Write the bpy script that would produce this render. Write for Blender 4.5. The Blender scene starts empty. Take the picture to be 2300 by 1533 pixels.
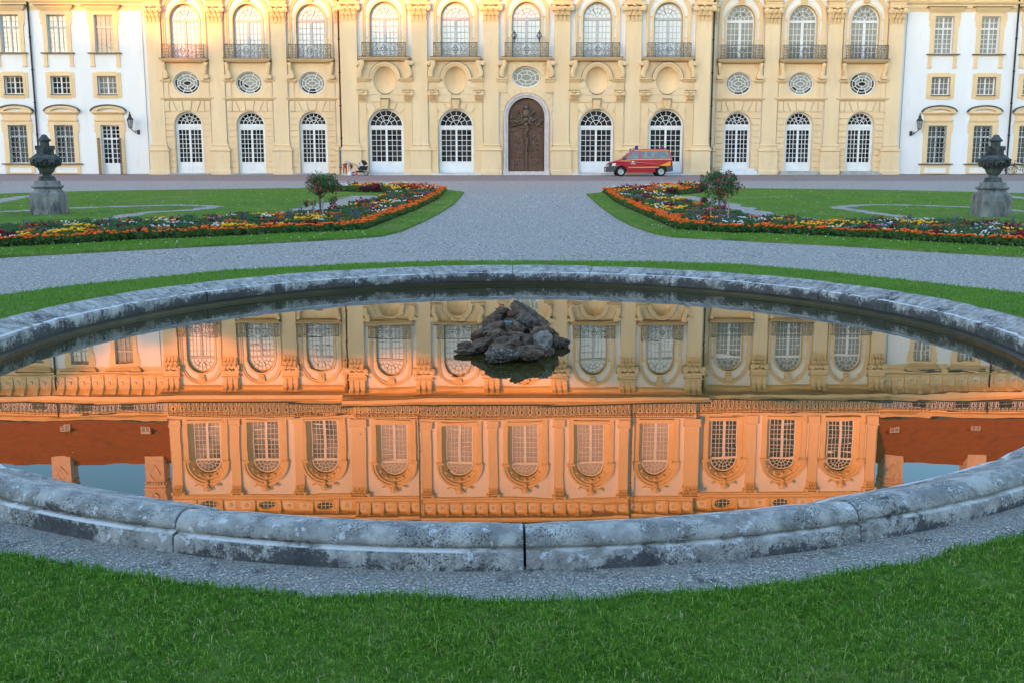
import bpy, bmesh, math, random
import numpy as np
from mathutils import Vector, Matrix, noise
from mathutils.geometry import tessellate_polygon
R = math.radians
SC = bpy.context.scene
COL = SC.collection
rnd = random.Random(7)
nrng = np.random.default_rng(11)

# ------------------------------------------------------------------ camera
cam_d = bpy.data.cameras.new("camera")
cam = bpy.data.objects.new("camera", cam_d)
COL.objects.link(cam)
PITCH, YAW, ROLL = 0.16612, 0.0120, 0.0002
_f = Vector((math.sin(YAW)*math.cos(PITCH), math.cos(YAW)*math.cos(PITCH), -math.sin(PITCH)))
_r = Vector((math.cos(YAW), -math.sin(YAW), 0))
_u = _r.cross(_f)
_r2 = _r*math.cos(ROLL)+_u*math.sin(ROLL); _u2 = _u*math.cos(ROLL)-_r*math.sin(ROLL)
EYE = 1.7467
cam.matrix_world = Matrix(((_r2.x, _u2.x, -_f.x, 0), (_r2.y, _u2.y, -_f.y, 0), (_r2.z, _u2.z, -_f.z, EYE), (0, 0, 0, 1)))
cam_d.lens = 36.0; cam_d.sensor_width = 36.0; cam_d.sensor_fit = 'HORIZONTAL'
cam_d.clip_start = 0.1; cam_d.clip_end = 3000
SC.camera = cam

# ------------------------------------------------------------------ light
SUN_EL, SUN_AZ = R(3.5), R(30)      # the sun stands behind the camera to the left
sun_dir = Vector((math.sin(SUN_AZ)*math.cos(SUN_EL), math.cos(SUN_AZ)*math.cos(SUN_EL), -math.sin(SUN_EL)))
W = bpy.data.worlds.new("World"); SC.world = W; W.use_nodes = True
nt = W.node_tree
sky = nt.nodes.new("ShaderNodeTexSky"); sky.sky_type = 'NISHITA'; sky.sun_disc = False
sky.sun_elevation = SUN_EL; sky.sun_rotation = math.pi + SUN_AZ
sky.air_density = 1.0; sky.dust_density = 0.6; sky.ozone_density = 1.5
nt.nodes["Background"].inputs[1].default_value = 0.15
tint = nt.nodes.new("ShaderNodeMix"); tint.data_type = 'RGBA'; tint.blend_type = 'MULTIPLY'; tint.inputs["Factor"].default_value = 1.0
tint.inputs["B"].default_value = (0.92, 0.985, 1.10, 1)      # evening haze overhead, cooler than the clear-air model
nt.links.new(sky.outputs[0], tint.inputs["A"]); 
# the sky opposite the sunset darkens towards the horizon (shadow of the earth)
tc = nt.nodes.new("ShaderNodeTexCoord"); sx = nt.nodes.new("ShaderNodeSeparateXYZ"); nt.links.new(tc.outputs["Generated"], sx.inputs[0])
cx_ = nt.nodes.new("ShaderNodeCombineXYZ")
for k, v in enumerate((.40, .50, .58)):
    dk = nt.nodes.new("ShaderNodeMapRange"); dk.interpolation_type = 'SMOOTHSTEP'; dk.inputs["From Min"].default_value = .35; dk.inputs["From Max"].default_value = .92
    dk.inputs["To Min"].default_value = 1.0; dk.inputs["To Max"].default_value = v
    nt.links.new(sx.outputs["Y"], dk.inputs["Value"]); nt.links.new(dk.outputs["Result"], cx_.inputs[k])
sc2 = nt.nodes.new("ShaderNodeVectorMath"); sc2.operation = 'MULTIPLY'
nt.links.new(tint.outputs["Result"], sc2.inputs[0]); nt.links.new(cx_.outputs[0], sc2.inputs[1])
nt.links.new(sc2.outputs[0], nt.nodes["Background"].inputs[0])
sd = bpy.data.lights.new("sun", 'SUN'); so = bpy.data.objects.new("sun", sd); COL.objects.link(so)
sd.energy = 2.0; sd.angle = R(0.6); sd.color = (0.60, 0.14, 0.008)
so.rotation_euler = sun_dir.to_track_quat('-Z', 'Y').to_euler()
so.location = (-60, -60, 40)
SC.view_settings.view_transform = 'Standard'; SC.view_settings.look = 'None'
SC.view_settings.exposure = 3.2; SC.view_settings.gamma = 1.0
try:
    SC.cycles.use_denoising = True
    SC.cycles.max_bounces = 6; SC.cycles.diffuse_bounces = 3; SC.cycles.glossy_bounces = 4
    SC.cycles.transmission_bounces = 4; SC.cycles.transparent_max_bounces = 6
    SC.cycles.caustics_reflective = False; SC.cycles.caustics_refractive = False
except Exception:
    pass

# ------------------------------------------------------------------ materials
def lin(r, g, b):
    return (r, g, b, 1.0)
def mat(name, c1, c2=None, scale=1.0, rough=0.85, bump=0.0, bscale=None, spec=0.3, lo=0.35, hi=0.65, c3=None, s3=6.0, t3=(0.55, 0.7), detail=6, metal=0.0, dist=0.02, stretch=None, trans=0.0):
    m = bpy.data.materials.new(name); m.use_nodes = True
    t = m.node_tree; b = t.nodes["Principled BSDF"]
    b.inputs["Roughness"].default_value = rough
    b.inputs["Specular IOR Level"].default_value = spec
    b.inputs["Metallic"].default_value = metal
    b.inputs["Base Color"].default_value = lin(*c1)
    geo = t.nodes.new("ShaderNodeNewGeometry")
    pos = geo.outputs["Position"]
    if stretch:
        mp = t.nodes.new("ShaderNodeMapping"); mp.inputs["Scale"].default_value = stretch
        t.links.new(pos, mp.inputs["Vector"]); pos = mp.outputs["Vector"]
    def nz(sc, dt=detail):
        n = t.nodes.new("ShaderNodeTexNoise"); n.inputs["Scale"].default_value = sc; n.inputs["Detail"].default_value = dt
        n.inputs["Roughness"].default_value = 0.6
        t.links.new(pos, n.inputs["Vector"]); return n
    out = None
    if c2:
        n = nz(scale)
        mr = t.nodes.new("ShaderNodeMapRange"); mr.inputs["From Min"].default_value = lo; mr.inputs["From Max"].default_value = hi
        t.links.new(n.outputs["Fac"], mr.inputs["Value"])
        mx = t.nodes.new("ShaderNodeMix"); mx.data_type = 'RGBA'
        mx.inputs["A"].default_value = lin(*c1); mx.inputs["B"].default_value = lin(*c2)
        t.links.new(mr.outputs["Result"], mx.inputs["Factor"])
        out = mx.outputs["Result"]
        if c3:
            n3 = nz(s3, 8)
            m3 = t.nodes.new("ShaderNodeMapRange"); m3.inputs["From Min"].default_value = t3[0]; m3.inputs["From Max"].default_value = t3[1]
            t.links.new(n3.outputs["Fac"], m3.inputs["Value"])
            x3 = t.nodes.new("ShaderNodeMix"); x3.data_type = 'RGBA'
            x3.inputs["B"].default_value = lin(*c3)
            t.links.new(out, x3.inputs["A"]); t.links.new(m3.outputs["Result"], x3.inputs["Factor"])
            out = x3.outputs["Result"]
        t.links.new(out, b.inputs["Base Color"])
    if bump:
        nb = nz(bscale or scale*4, 8)
        bp = t.nodes.new("ShaderNodeBump"); bp.inputs["Strength"].default_value = bump; bp.inputs["Distance"].default_value = dist
        t.links.new(nb.outputs["Fac"], bp.inputs["Height"]); t.links.new(bp.outputs["Normal"], b.inputs["Normal"])
    if trans:
        tr = t.nodes.new("ShaderNodeBsdfTranslucent"); ms = t.nodes.new("ShaderNodeMixShader"); ms.inputs[0].default_value = trans
        if out: t.links.new(out, tr.inputs["Color"])
        else: tr.inputs["Color"].default_value = lin(*c1)
        t.links.new(b.outputs[0], ms.inputs[1]); t.links.new(tr.outputs[0], ms.inputs[2])
        t.links.new(ms.outputs[0], t.nodes["Material Output"].inputs["Surface"])
    return m

YEL = mat("yellow_stucco", (.81, .61, .375), (.74, .54, .325), .9, .9, .12, 9, .2, c3=(.66, .49, .32), s3=2.2, t3=(.56, .78), stretch=(1, 1, .22))
YELT = mat("yellow_trim", (.80, .585, .34), (.73, .52, .29), .9, .85, .15, 14, .25)
WHT = mat("white_plaster", (.80, .79, .785), (.745, .74, .735), .7, .9, .08, 9, .2, c3=(.66, .65, .63), s3=2.0, t3=(.58, .82), stretch=(1, 1, .22))
WOODSHADE = mat("shaded_white_paint", (.50, .49, .49), (.44, .43, .43), 2.0, .6, .05, 20, .3)  # the white joinery again, with the shade on the frames put into its colour
WOODW = mat("white_paint", (.80, .80, .80), (.72, .72, .71), 2.0, .5, .05, 20, .4)
STONE = mat("grey_stone", (.42, .42, .41), (.30, .30, .29), 2.5, .9, .3, 20, .2)
STEPW = mat("pale_stone", (.72, .73, .74), (.6, .61, .62), 2.0, .8, .1, 20, .25)
LEAD = mat("lead_sheet", (.045, .055, .055), (.08, .09, .09), 3, .5, 0, None, .4)
IRON = mat("black_iron", (.02, .02, .022), (.035, .03, .03), 5, .5, 0, None, .5)
GILT = mat("rusty_gilt_iron", (.30, .21, .10), (.14, .11, .07), 6, .5, 0, None, .5)
PIPEG = mat("grey_pipe", (.16, .20, .20), (.12, .15, .15), 3, .5, 0, None, .4)
OAK = mat("dark_oak", (.15, .080, .052), (.10, .052, .035), 3, .6, .3, 12, .35, stretch=(2, 2, .35))
BRONZE = mat("carved_bronze_wood", (.135, .08, .055), (.095, .075, .055), 4, .5, .4, 18, .4)
PINKST = mat("pinkish_marble", (.62, .56, .54), (.50, .44, .43), 3, .6, .1, 20, .3)
ROOF = mat("red_clay_tiles", (.30, .088, .028), (.25, .072, .024), 1.6, .9, .1, 12, .1, c3=(.19, .056, .02), s3=.8, t3=(.55, .75))
CHIM = mat("chimney_plaster", (.62, .50, .41), (.5, .4, .33), 2, .9, .2, 12, .2)

def glass(name, c, c2=None, spec=.5, rough=.06, sc=3):
    return mat(name, c, c2, sc, rough, .04, 1.6, spec, dist=.03)
G_DARK = glass("dark_pane", (.010, .010, .011), (.06, .052, .048), .6, .05, 1.3)
G_CURTSKY = glass("curtain_and_sky_pane", (.74, .76, .76), (.66, .68, .69), .5, .12, 1.2)  # pale curtains, plus the sky's reflection painted into the pane colour
G_PALE = glass("pale_pane", (.60, .60, .57), (.52, .52, .5), .5, .1, 1.2)
G_PINK = glass("blind_pane", (.46, .43, .41), (.38, .355, .34), .5, .1, 1.2)
G_TAN = glass("tan_pane", (.27, .235, .20), (.19, .175, .155), .5, .08, 1.0)
G_MIX = glass("mixed_pane", (.05, .05, .05), (.42, .40, .38), .5, .07, .55)
G_OLIVE = glass("olive_pane", (.34, .335, .28), (.28, .28, .235), .4, .12, 1.0)

# ------------------------------------------------------------------ mesh builder
class MB:
    def __init__(s): s.v = []; s.f = []; s.mi = []; s.cur = 0; s.sm = []; s.smooth = False
    def add(s, vs, fs):
        o = len(s.v); s.v += [tuple(v) for v in vs]
        for f in fs:
            s.f.append([o+i for i in f]); s.mi.append(s.cur); s.sm.append(s.smooth)
        return s
    def box(s, x0, x1, y0, y1, z0, z1):
        return s.add([(x0,y0,z0),(x1,y0,z0),(x1,y1,z0),(x0,y1,z0),(x0,y0,z1),(x1,y0,z1),(x1,y1,z1),(x0,y1,z1)],
                     [(0,1,5,4),(1,2,6,5),(2,3,7,6),(3,0,4,7),(4,5,6,7),(3,2,1,0)])
    def frust(s, x0,x1,y0,y1,z0, X0,X1,Y0,Y1,z1):
        return s.add([(x0,y0,z0),(x1,y0,z0),(x1,y1,z0),(x0,y1,z0),(X0,Y0,z1),(X1,Y0,z1),(X1,Y1,z1),(X0,Y1,z1)],
                     [(0,1,5,4),(1,2,6,5),(2,3,7,6),(3,0,4,7),(4,5,6,7),(3,2,1,0)])
    def panel(s, outer, holes, yf, yo=None, yh=None):
        """front face in the xz plane with holes; skirts back to yo (outside) and yh (holes)"""
        loops = [outer]+list(holes); flat = [p for l in loops for p in l]
        tri = tessellate_polygon([[Vector((p[0], p[1], 0)) for p in l] for l in loops])
        s.add([(p[0], yf, p[1]) for p in flat], [t for t in tri])
        if yo is not None: s.skirt(outer, yf, yo)
        if yh is not None:
            for h in holes: s.skirt(h, yf, yh)
        return s
    def skirt(s, loop, ya, yb, closed=True):
        n = len(loop)
        s.add([(p[0], ya, p[1]) for p in loop]+[(p[0], yb, p[1]) for p in loop],
              [(i, (i+1) % n, n+(i+1) % n, n+i) for i in range(n if closed else n-1)])
        return s
    def ring(s, a, b, yf, yb, closed=False):
        """band between two loops with equal counts"""
        n = len(a)
        m = n if closed else n-1
        s.add([(p[0], yf, p[1]) for p in a]+[(p[0], yf, p[1]) for p in b], [(i, (i+1) % n, n+(i+1) % n, n+i) for i in range(m)])
        s.skirt(a, yf, yb, closed); s.skirt(b, yf, yb, closed)
        if not closed:
            for i in (0, n-1):
                s.add([(a[i][0], yf, a[i][1]), (b[i][0], yf, b[i][1]), (b[i][0], yb, b[i][1]), (a[i][0], yb, a[i][1])], [(0,1,2,3)])
        return s
    def line(s, pts, w, yf, yb):
        """flat bar of width w following a polyline in xz"""
        a = []; b = []
        for i, p in enumerate(pts):
            q0 = pts[max(0, i-1)]; q1 = pts[min(len(pts)-1, i+1)]
            dx, dz = q1[0]-q0[0], q1[1]-q0[1]; l = math.hypot(dx, dz) or 1
            nx, nz_ = -dz/l*w/2, dx/l*w/2
            a.append((p[0]+nx, p[1]+nz_)); b.append((p[0]-nx, p[1]-nz_))
        return s.ring(a, b, yf, yb)
    def sweep(s, prof, x0, x1, yb):
        """moulding: profile [(y,z)] bottom to top, run along x, closed at back yb, returns at the ends"""
        n = len(prof)
        vs = [(x0, y, z) for y, z in prof]+[(x1, y, z) for y, z in prof]
        fs = [(i, i+1, n+i+1, n+i) for i in range(n-1)]
        vs += [(x0, yb, prof[0][1]), (x0, yb, prof[-1][1]), (x1, yb, prof[0][1]), (x1, yb, prof[-1][1])]
        k = 2*n
        fs += [(0, n, k+2, k), (n-1, k+1, k+3, 2*n-1)]
        fs += [tuple([k]+list(range(0, n))+[k+1]), tuple([k+2]+list(range(n, 2*n))+[k+3])]
        return s.add(vs, fs)
    def mould(s, prof, x0, x1, yb):
        """like sweep, but the ends also step out by the profile (mitred returns)"""
        yr = max(p[0] for p in prof); n = len(prof)
        rows = []
        for y, z in prof:
            d = yr-y
            rows.append([(x0-d, yb, z), (x0-d, y, z), (x1+d, y, z), (x1+d, yb, z)])
        vs = [p for r in rows for p in r]
        fs = []
        for i in range(n-1):
            for j in range(3): fs.append((4*i+j, 4*i+j+1, 4*i+4+j+1, 4*i+4+j))
        fs += [(0,1,2,3), tuple(4*(n-1)+j for j in range(4))]
        return s.add(vs, fs)
    def lathe(s, prof, cx=0, cy=0, n=20, cap=True):
        m = len(prof); vs = []
        for r, z in prof:
            for k in range(n):
                a = 2*math.pi*k/n; vs.append((cx+r*math.cos(a), cy+r*math.sin(a), z))
        fs = [(i*n+k, i*n+(k+1) % n, (i+1)*n+(k+1) % n, (i+1)*n+k) for i in range(m-1) for k in range(n)]
        if cap: fs += [tuple(range(n-1, -1, -1)), tuple((m-1)*n+k for k in range(n))]
        return s.add(vs, fs)
    def tube(s, pts, r, n=6, r2=None, cap=True):
        pts = [Vector(p) for p in pts]; m = len(pts); vs = []
        for i, p in enumerate(pts):
            t = (pts[min(m-1, i+1)]-pts[max(0, i-1)]).normalized()
            a = t.orthogonal().normalized() if abs(t.z) < .9 else Vector((1, 0, 0))
            a = (a-t*a.dot(t)).normalized(); b = t.cross(a)
            rr = r if r2 is None else r+(r2-r)*i/(m-1)
            for k in range(n):
                g = 2*math.pi*k/n; vs.append(p+a*rr*math.cos(g)+b*rr*math.sin(g))
        fs = [(i*n+k, i*n+(k+1) % n, (i+1)*n+(k+1) % n, (i+1)*n+k) for i in range(m-1) for k in range(n)]
        if cap: fs += [tuple(range(n)), tuple((m-1)*n+k for k in range(n))]
        return s.add(vs, fs)
    def disc(s, cx, cz, r, yf, yb, n=14):
        """short cylinder facing the viewer"""
        l = [(cx+r*math.cos(2*math.pi*k/n), cz+r*math.sin(2*math.pi*k/n)) for k in range(n)]
        s.add([(p[0], yf, p[1]) for p in l], [tuple(range(n))]); return s.skirt(l, yf, yb)
    def blob(s, c, rx, ry, rz, n=8, m=6):
        vs = []; 
        for i in range(1, m):
            t = math.pi*i/m
            for k in range(n):
                a = 2*math.pi*k/n; vs.append((c[0]+rx*math.sin(t)*math.cos(a), c[1]+ry*math.sin(t)*math.sin(a), c[2]+rz*math.cos(t)))
        top = len(vs); vs += [(c[0], c[1], c[2]+rz), (c[0], c[1], c[2]-rz)]
        fs = [(i*n+k, i*n+(k+1) % n, (i+1)*n+(k+1) % n, (i+1)*n+k) for i in range(m-2) for k in range(n)]
        fs += [(top, (k+1) % n, k) for k in range(n)]+[(top+1, (m-2)*n+k, (m-2)*n+(k+1) % n) for k in range(n)]
        return s.add(vs, fs)
    def mesh(s, name, mats):
        me = bpy.data.meshes.new(name); me.from_pydata(s.v, [], s.f)
        for m in (mats if isinstance(mats, (list, tuple)) else [mats]): me.materials.append(m)
        me.polygons.foreach_set("material_index", s.mi)
        me.polygons.foreach_set("use_smooth", s.sm)
        me.update(); return me

def obj(name, me, parent=None, loc=(0, 0, 0), rot=(0, 0, 0), sc=(1, 1, 1)):
    o = bpy.data.objects.new(name, me); COL.objects.link(o)
    o.location = loc; o.rotation_euler = rot; o.scale = sc
    if parent is not None: o.parent = parent
    return o
def tag(o, label=None, cat=None, group=None, kind=None):
    if label: o["label"] = label
    if cat: o["category"] = cat
    if group: o["group"] = group
    if kind: o["kind"] = kind
    return o
def thing(name, label, cat, loc=(0, 0, 0), rot=(0, 0, 0), group=None):
    o = bpy.data.objects.new(name, None); COL.objects.link(o); o.empty_display_size = .2
    o.location = loc; o.rotation_euler = rot
    return tag(o, label, cat, group)
def copy_tree(o, parent=None):
    c = o.copy(); COL.objects.link(c); c.parent = parent
    for ch in list(o.children): copy_tree(ch, c)
    return c

def arch(w, z0, zs, n=16, rz=None, cx=0):
    rz = w if rz is None else rz
    return [(cx-w, z0)]+[(cx-w*math.cos(math.pi*k/n), zs+rz*math.sin(math.pi*k/n)) for k in range(n+1)]+[(cx+w, z0)]
def oval(a, b, zc, n=32, cx=0):
    return [(cx+a*math.cos(2*math.pi*k/n), zc+b*math.sin(2*math.pi*k/n)) for k in range(n)]
def rect(x0, x1, z0, z1): return [(x0, z0), (x1, z0), (x1, z1), (x0, z1)]
def sh(l, dx): return [(p[0]+dx, p[1]) for p in l]

# ------------------------------------------------------------------ ground levels
def gz(y): return .1+max(0.0, y-18.5)*.02195
GB = 1.32   # level of the paving at the palace wall

# ================================================================== GROUND
GRAVEL = mat("gravel", (.53, .50, .455), (.155, .147, .135), 20, .95, .9, 34, .1, lo=.40, hi=.60, c3=(.35, .33, .30), s3=.7, t3=(.45, .7), dist=.03, detail=5)
PAVE = mat("brick_paving", (.34, .275, .26), (.27, .22, .21), 5, .95, .3, 14, .1)
LAWN = mat("lawn_turf", (.15, .235, .045), (.08, .16, .03), .9, 1.0, .8, 22, .05, c3=(.26, .29, .10), s3=5, t3=(.52, .72), dist=.06)
SOIL = mat("dark_soil", (.05, .035, .025), (.03, .022, .016), 6, 1.0, .6, 20, .05)
def sheet(name, rows, m, kind='structure', label=None):
    mb = MB(); n = len(rows[0])
    mb.add([p for r in rows for p in r], [(i*n+j, i*n+j+1, (i+1)*n+j+1, (i+1)*n+j) for i in range(len(rows)-1) for j in range(n-1)])
    return tag(obj(name, mb.mesh(name, m)), label, None, None, kind)
ys = [-700, -100, -20, 0, 10, 18.5, 30, 45, 60, 76, 120, 400, 1500]
def gzz(y): return gz(min(y, 78))

# basin ellipse (ring along the crest of the coping)
EC, EA, EB, EP = Vector((.123, 10.077)), 5.11, 5.939, -.103
def ell(t, off=0.0):
    """point at parameter t on the basin outline pushed outwards by off"""
    c, s_ = math.cos(t), math.sin(t)
    nx, ny = c/EA, s_/EB; l = math.hypot(nx, ny)
    a = EA*c+nx/l*off; b = EB*s_+ny/l*off
    cp, sp = math.cos(EP), math.sin(EP)
    return (EC.x+a*cp-b*sp, EC.y+a*sp+b*cp)
NT = 4096
_pts = np.array([ell(2*math.pi*i/NT) for i in range(NT+1)])
_arc = np.concatenate([[0], np.cumsum(np.hypot(*np.diff(_pts, axis=0).T))]); PER = _arc[-1]
def t_of(s_): return float(np.interp(s_ % PER, _arc, 2*math.pi*np.arange(NT+1)/NT))

def ground_sheet():
    """one gravel sheet with the basin cut out of it"""
    hole = [ell(2*math.pi*k/64, .05) for k in range(64)]
    outer = [(-900, -700), (900, -700), (900, 18.5), (-900, 18.5)]
    loops = [[Vector((x, y, 0)) for x, y in outer], [Vector((x, y, 0)) for x, y in hole]]
    tri = tessellate_polygon(loops); flat = outer+hole
    mb = MB(); mb.add([(x, y, .1) for x, y in flat], tri)
    yy = [18.5, 30, 45, 60, 78, 300, 1500]
    for a, b in zip(yy[:-1], yy[1:]):
        mb.add([(-900, a, gzz(a)), (900, a, gzz(a)), (900, b, gzz(b)), (-900, b, gzz(b))], [(0, 1, 2, 3)])
    return tag(obj("ground", mb.mesh("ground", GRAVEL)), None, None, None, 'structure')
ground_sheet()
mb = MB(); mb.add([(-70, 62.0, gz(62)+.004), (70, 62.0, gz(62)+.004), (70, 78, gz(78)+.004), (-70, 78, gz(78)+.004)], [(0, 1, 2, 3)])
pv = obj("paving", mb.mesh("paving", PAVE)); tag(pv, kind='structure')
_t = PAVE.node_tree; _b = _t.nodes["Principled BSDF"]
_br = _t.nodes.new("ShaderNodeTexBrick"); _g = _t.nodes.new("ShaderNodeNewGeometry")
_br.inputs["Scale"].default_value = 1.0; _br.inputs["Brick Width"].default_value = .32; _br.inputs["Row Height"].default_value = .18
_br.inputs["Mortar Size"].default_value = .02; _br.inputs["Color1"].default_value = (.36, .29, .275, 1); _br.inputs["Color2"].default_value = (.29, .235, .22, 1)
_br.inputs["Mortar"].default_value = (.16, .13, .12, 1)
_t.links.new(_g.outputs["Position"], _br.inputs["Vector"]); _t.links.new(_br.outputs["Color"], _b.inputs["Base Color"])

def slab(name, poly, top, bot, m, kind='structure', label=None):
    """turf plate: polygon in plan, following the ground, with cut edges"""
    tri = tessellate_polygon([[Vector((x, y, 0)) for x, y in poly]])
    n = len(poly); mb = MB()
    mb.add([(x, y, gz(y)+top) for x, y in poly]+[(x, y, gz(y)+bot) for x, y in poly],
           list(tri)+[(i, (i+1) % n, n+(i+1) % n, n+i) for i in range(n)])
    return tag(obj(name, mb.mesh(name, m)), label, None, None, kind)

lawnL = [(-40, 40), (-21.36, 44.47), (-18.58, 47.05), (-9.58, 50.48), (-4.73, 52.2), (-2.79, 49.44), (-1.59, 46.13), (-1.63, 36.92), (-1.87, 31.58), (-2.1, 28.23), (-2.37, 25.24), (-2.7, 23.74), (-3.23, 23.16), (-4.97, 22.0), (-7.32, 20.59), (-9.31, 19.19), (-12, 18.6), (-40, 18.6)]
lawnR = [(40, 40), (22.85, 44.79), (17.82, 48.42), (12.45, 49.94), (8.1, 51.55), (6.53, 48.44), (3.73, 44.42), (3.48, 36.07), (3.37, 29.97), (3.45, 26.62), (3.69, 24.18), (3.98, 23.46), (5.13, 22.66), (5.61, 22.34), (7.15, 21.32), (8.65, 20.03), (9.85, 19.12), (13, 18.6), (40, 18.6)]
slab("lawn", lawnL, .05, -.05, LAWN); slab("lawn", lawnR, .05, -.05, LAWN)
bedL = [(-2.44, 47.96), (-2.35, 40.0), (-2.67, 32.88), (-3.1, 27.42), (-3.26, 25.25), (-3.9, 24.6), (-4.32, 24.35), (-5.39, 23.87), (-5.56, 23.64), (-7.89, 22.33), (-9.08, 21.34), (-10.03, 20.7), (-12.5, 19.4), (-14.0, 22.9), (-11.62, 24.03), (-11.44, 25.04), (-9.79, 25.83), (-8.1, 26.99), (-7.29, 27.93), (-5.96, 28.58), (-5.68, 29.64), (-5.24, 30.59), (-4.99, 31.59), (-4.64, 37.51), (-4.5, 42.48), (-4.79, 45.27), (-6.15, 45.7), (-7.33, 46.58), (-8.13, 50.4), (-5.84, 51.4), (-4.68, 51.4), (-2.76, 48.94)]
bedR = [(4.61, 46.56), (4.2, 37.48), (4.24, 32.19), (4.29, 28.19), (4.32, 25.47), (4.51, 24.93), (5.44, 24.04), (6.03, 24.04), (8.16, 22.75), (9.31, 21.59), (10.62, 20.63), (13.2, 19.3), (14.6, 23.2), (12.44, 24.24), (11.79, 25.29), (10.86, 25.99), (9.78, 26.43), (8.29, 25.72), (7.48, 26.45), (6.95, 27.36), (6.96, 29.39), (6.76, 29.95), (6.48, 32.84), (6.62, 36.06), (6.43, 38.07), (6.63, 42.45), (7.09, 42.6), (8.9, 45.24), (10.24, 50.6), (8.1, 50.6), (6.49, 48.15)]
slab("flower_bed_soil", bedL, .062, .0, SOIL); slab("flower_bed_soil", bedR, .062, .0, SOIL)
# gravel scroll lines of the parterre
PATHS = []
def ribbon(name, pts, w):
    pts = [Vector(p).to_2d() if len(p) == 2 else Vector(p[:2]) for p in pts]
    mb = MB(); L_ = []
    fine = []
    for i in range(len(pts)-1):
        p0 = pts[max(0, i-1)]; p1 = pts[i]; p2 = pts[i+1]; p3 = pts[min(len(pts)-1, i+2)]
        for k in range(6):
            t = k/6
            fine.append(.5*((2*p1)+(-p0+p2)*t+(2*p0-5*p1+4*p2-p3)*t*t+(-p0+3*p1-3*p2+p3)*t*t*t))
    fine.append(pts[-1])
    for i, p in enumerate(fine):
        d = (fine[min(len(fine)-1, i+1)]-fine[max(0, i-1)]).normalized(); nn = Vector((-d.y, d.x))
        ww = 1.5*(w[0]+(w[1]-w[0])*i/(len(fine)-1))/2*(1+.35*math.sin(i*1.7)+.2*math.sin(i*4.1))
        L_ += [p+nn*ww, p-nn*ww]; PATHS.append((p.x, p.y, abs(ww)))
    mb.add([(p.x, p.y, gz(p.y)+.056) for p in L_], [(2*i, 2*i+1, 2*i+3, 2*i+2) for i in range(len(fine)-1)])
    return tag(obj(name, mb.mesh(name, GRAVEL)), None, None, None, 'structure')
ribbon("gravel_path", [(-16.6, 30.9), (-15.45, 32.07), (-14.85, 32.71), (-14.06, 33.86), (-12.39, 35.08), (-11.2, 35.6), (-10.36, 35.33), (-9.61, 34.82), (-9.8, 32.91), (-10.77, 31.62), (-10.86, 28.61), (-10.84, 27.31), (-11.69, 26.56), (-12.42, 25.71), (-14, 24.6)], (.45, .30))
ribbon("gravel_path", [(-18.3, 37), (-18.49, 38.46), (-18.9, 40.38), (-19.25, 42.51)], (.6, .4))
ribbon("gravel_path", [(-5.35, 42.3), (-5.45, 40.2), (-5.65, 38.41), (-5.95, 35.31), (-6.2, 32.9), (-6.45, 30.79), (-6.85, 29.29)], (1.0, .35))
ribbon("gravel_path", [(7.3, 42.0), (7.6, 40), (7.85, 38.37), (7.88, 34.75), (7.89, 31.12), (8.0, 29.03), (8.27, 26.4)], (.75, .4))
ribbon("gravel_path", [(17.4, 31.2), (16.44, 32.13), (15.85, 34.21), (14.27, 35.49), (12.98, 35.77), (11.9, 35.0), (11.2, 33.99), (11.35, 32.59), (11.38, 31.31), (11.65, 29.55), (11.69, 27.49), (12.21, 26.27), (12.9, 25.15), (14.2, 24.2)], (.4, .3))
ribbon("gravel_path", [(20.8, 42.5), (20.69, 41.31), (20.56, 40.27), (20.9, 38.5)], (.5, .4))

# lawn round the basin: from the gutter out to a ring on the far side, wide open towards the viewer
def ring_lawn():
    far = [(-7.9, 9.6), (-7.35, 11.6), (-6.56, 13.43), (-6.13, 14.53), (-5.34, 15.6), (-4.43, 16.84), (-2.45, 18.02), (-1.06, 18.45), (0.63, 18.5), (2.72, 18.32), (4.08, 17.85), (5.01, 16.89), (5.9, 15.49), (7.0, 13.5), (7.7, 11.6), (8.1, 9.6)]
    outer = [(-14, 7.5)]+far+[(14, 7.5), (14, -9), (-14, -9)]
    return outer
RING_OUT = ring_lawn()
def gut_off(t):
    e = .05*noise.noise(Vector((math.cos(t)*14, math.sin(t)*14, 0)))+.04*noise.noise(Vector((math.cos(t)*45, math.sin(t)*45, 2)))
    sn = math.sin(t)
    return (.245+.30*max(0, -sn-.40)+e) if sn < 0 else .17+e*.4
RING_IN = [ell(2*math.pi*k/360, gut_off(2*math.pi*k/360)) for k in range(360)]
loops = [[Vector((x, y, 0)) for x, y in RING_OUT], [Vector((x, y, 0)) for x, y in RING_IN]]
tri = tessellate_polygon(loops); flat = RING_OUT+RING_IN
mb = MB(); mb.add([(x, y, .118) for x, y in flat], tri)
for l in (RING_OUT, RING_IN):
    n = len(l); mb.add([(x, y, .118) for x, y in l]+[(x, y, .06) for x, y in l], [(i, (i+1) % n, n+(i+1) % n, n+i) for i in range(n)])
tag(obj("lawn", mb.mesh("lawn", LAWN)), kind='structure')

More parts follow.
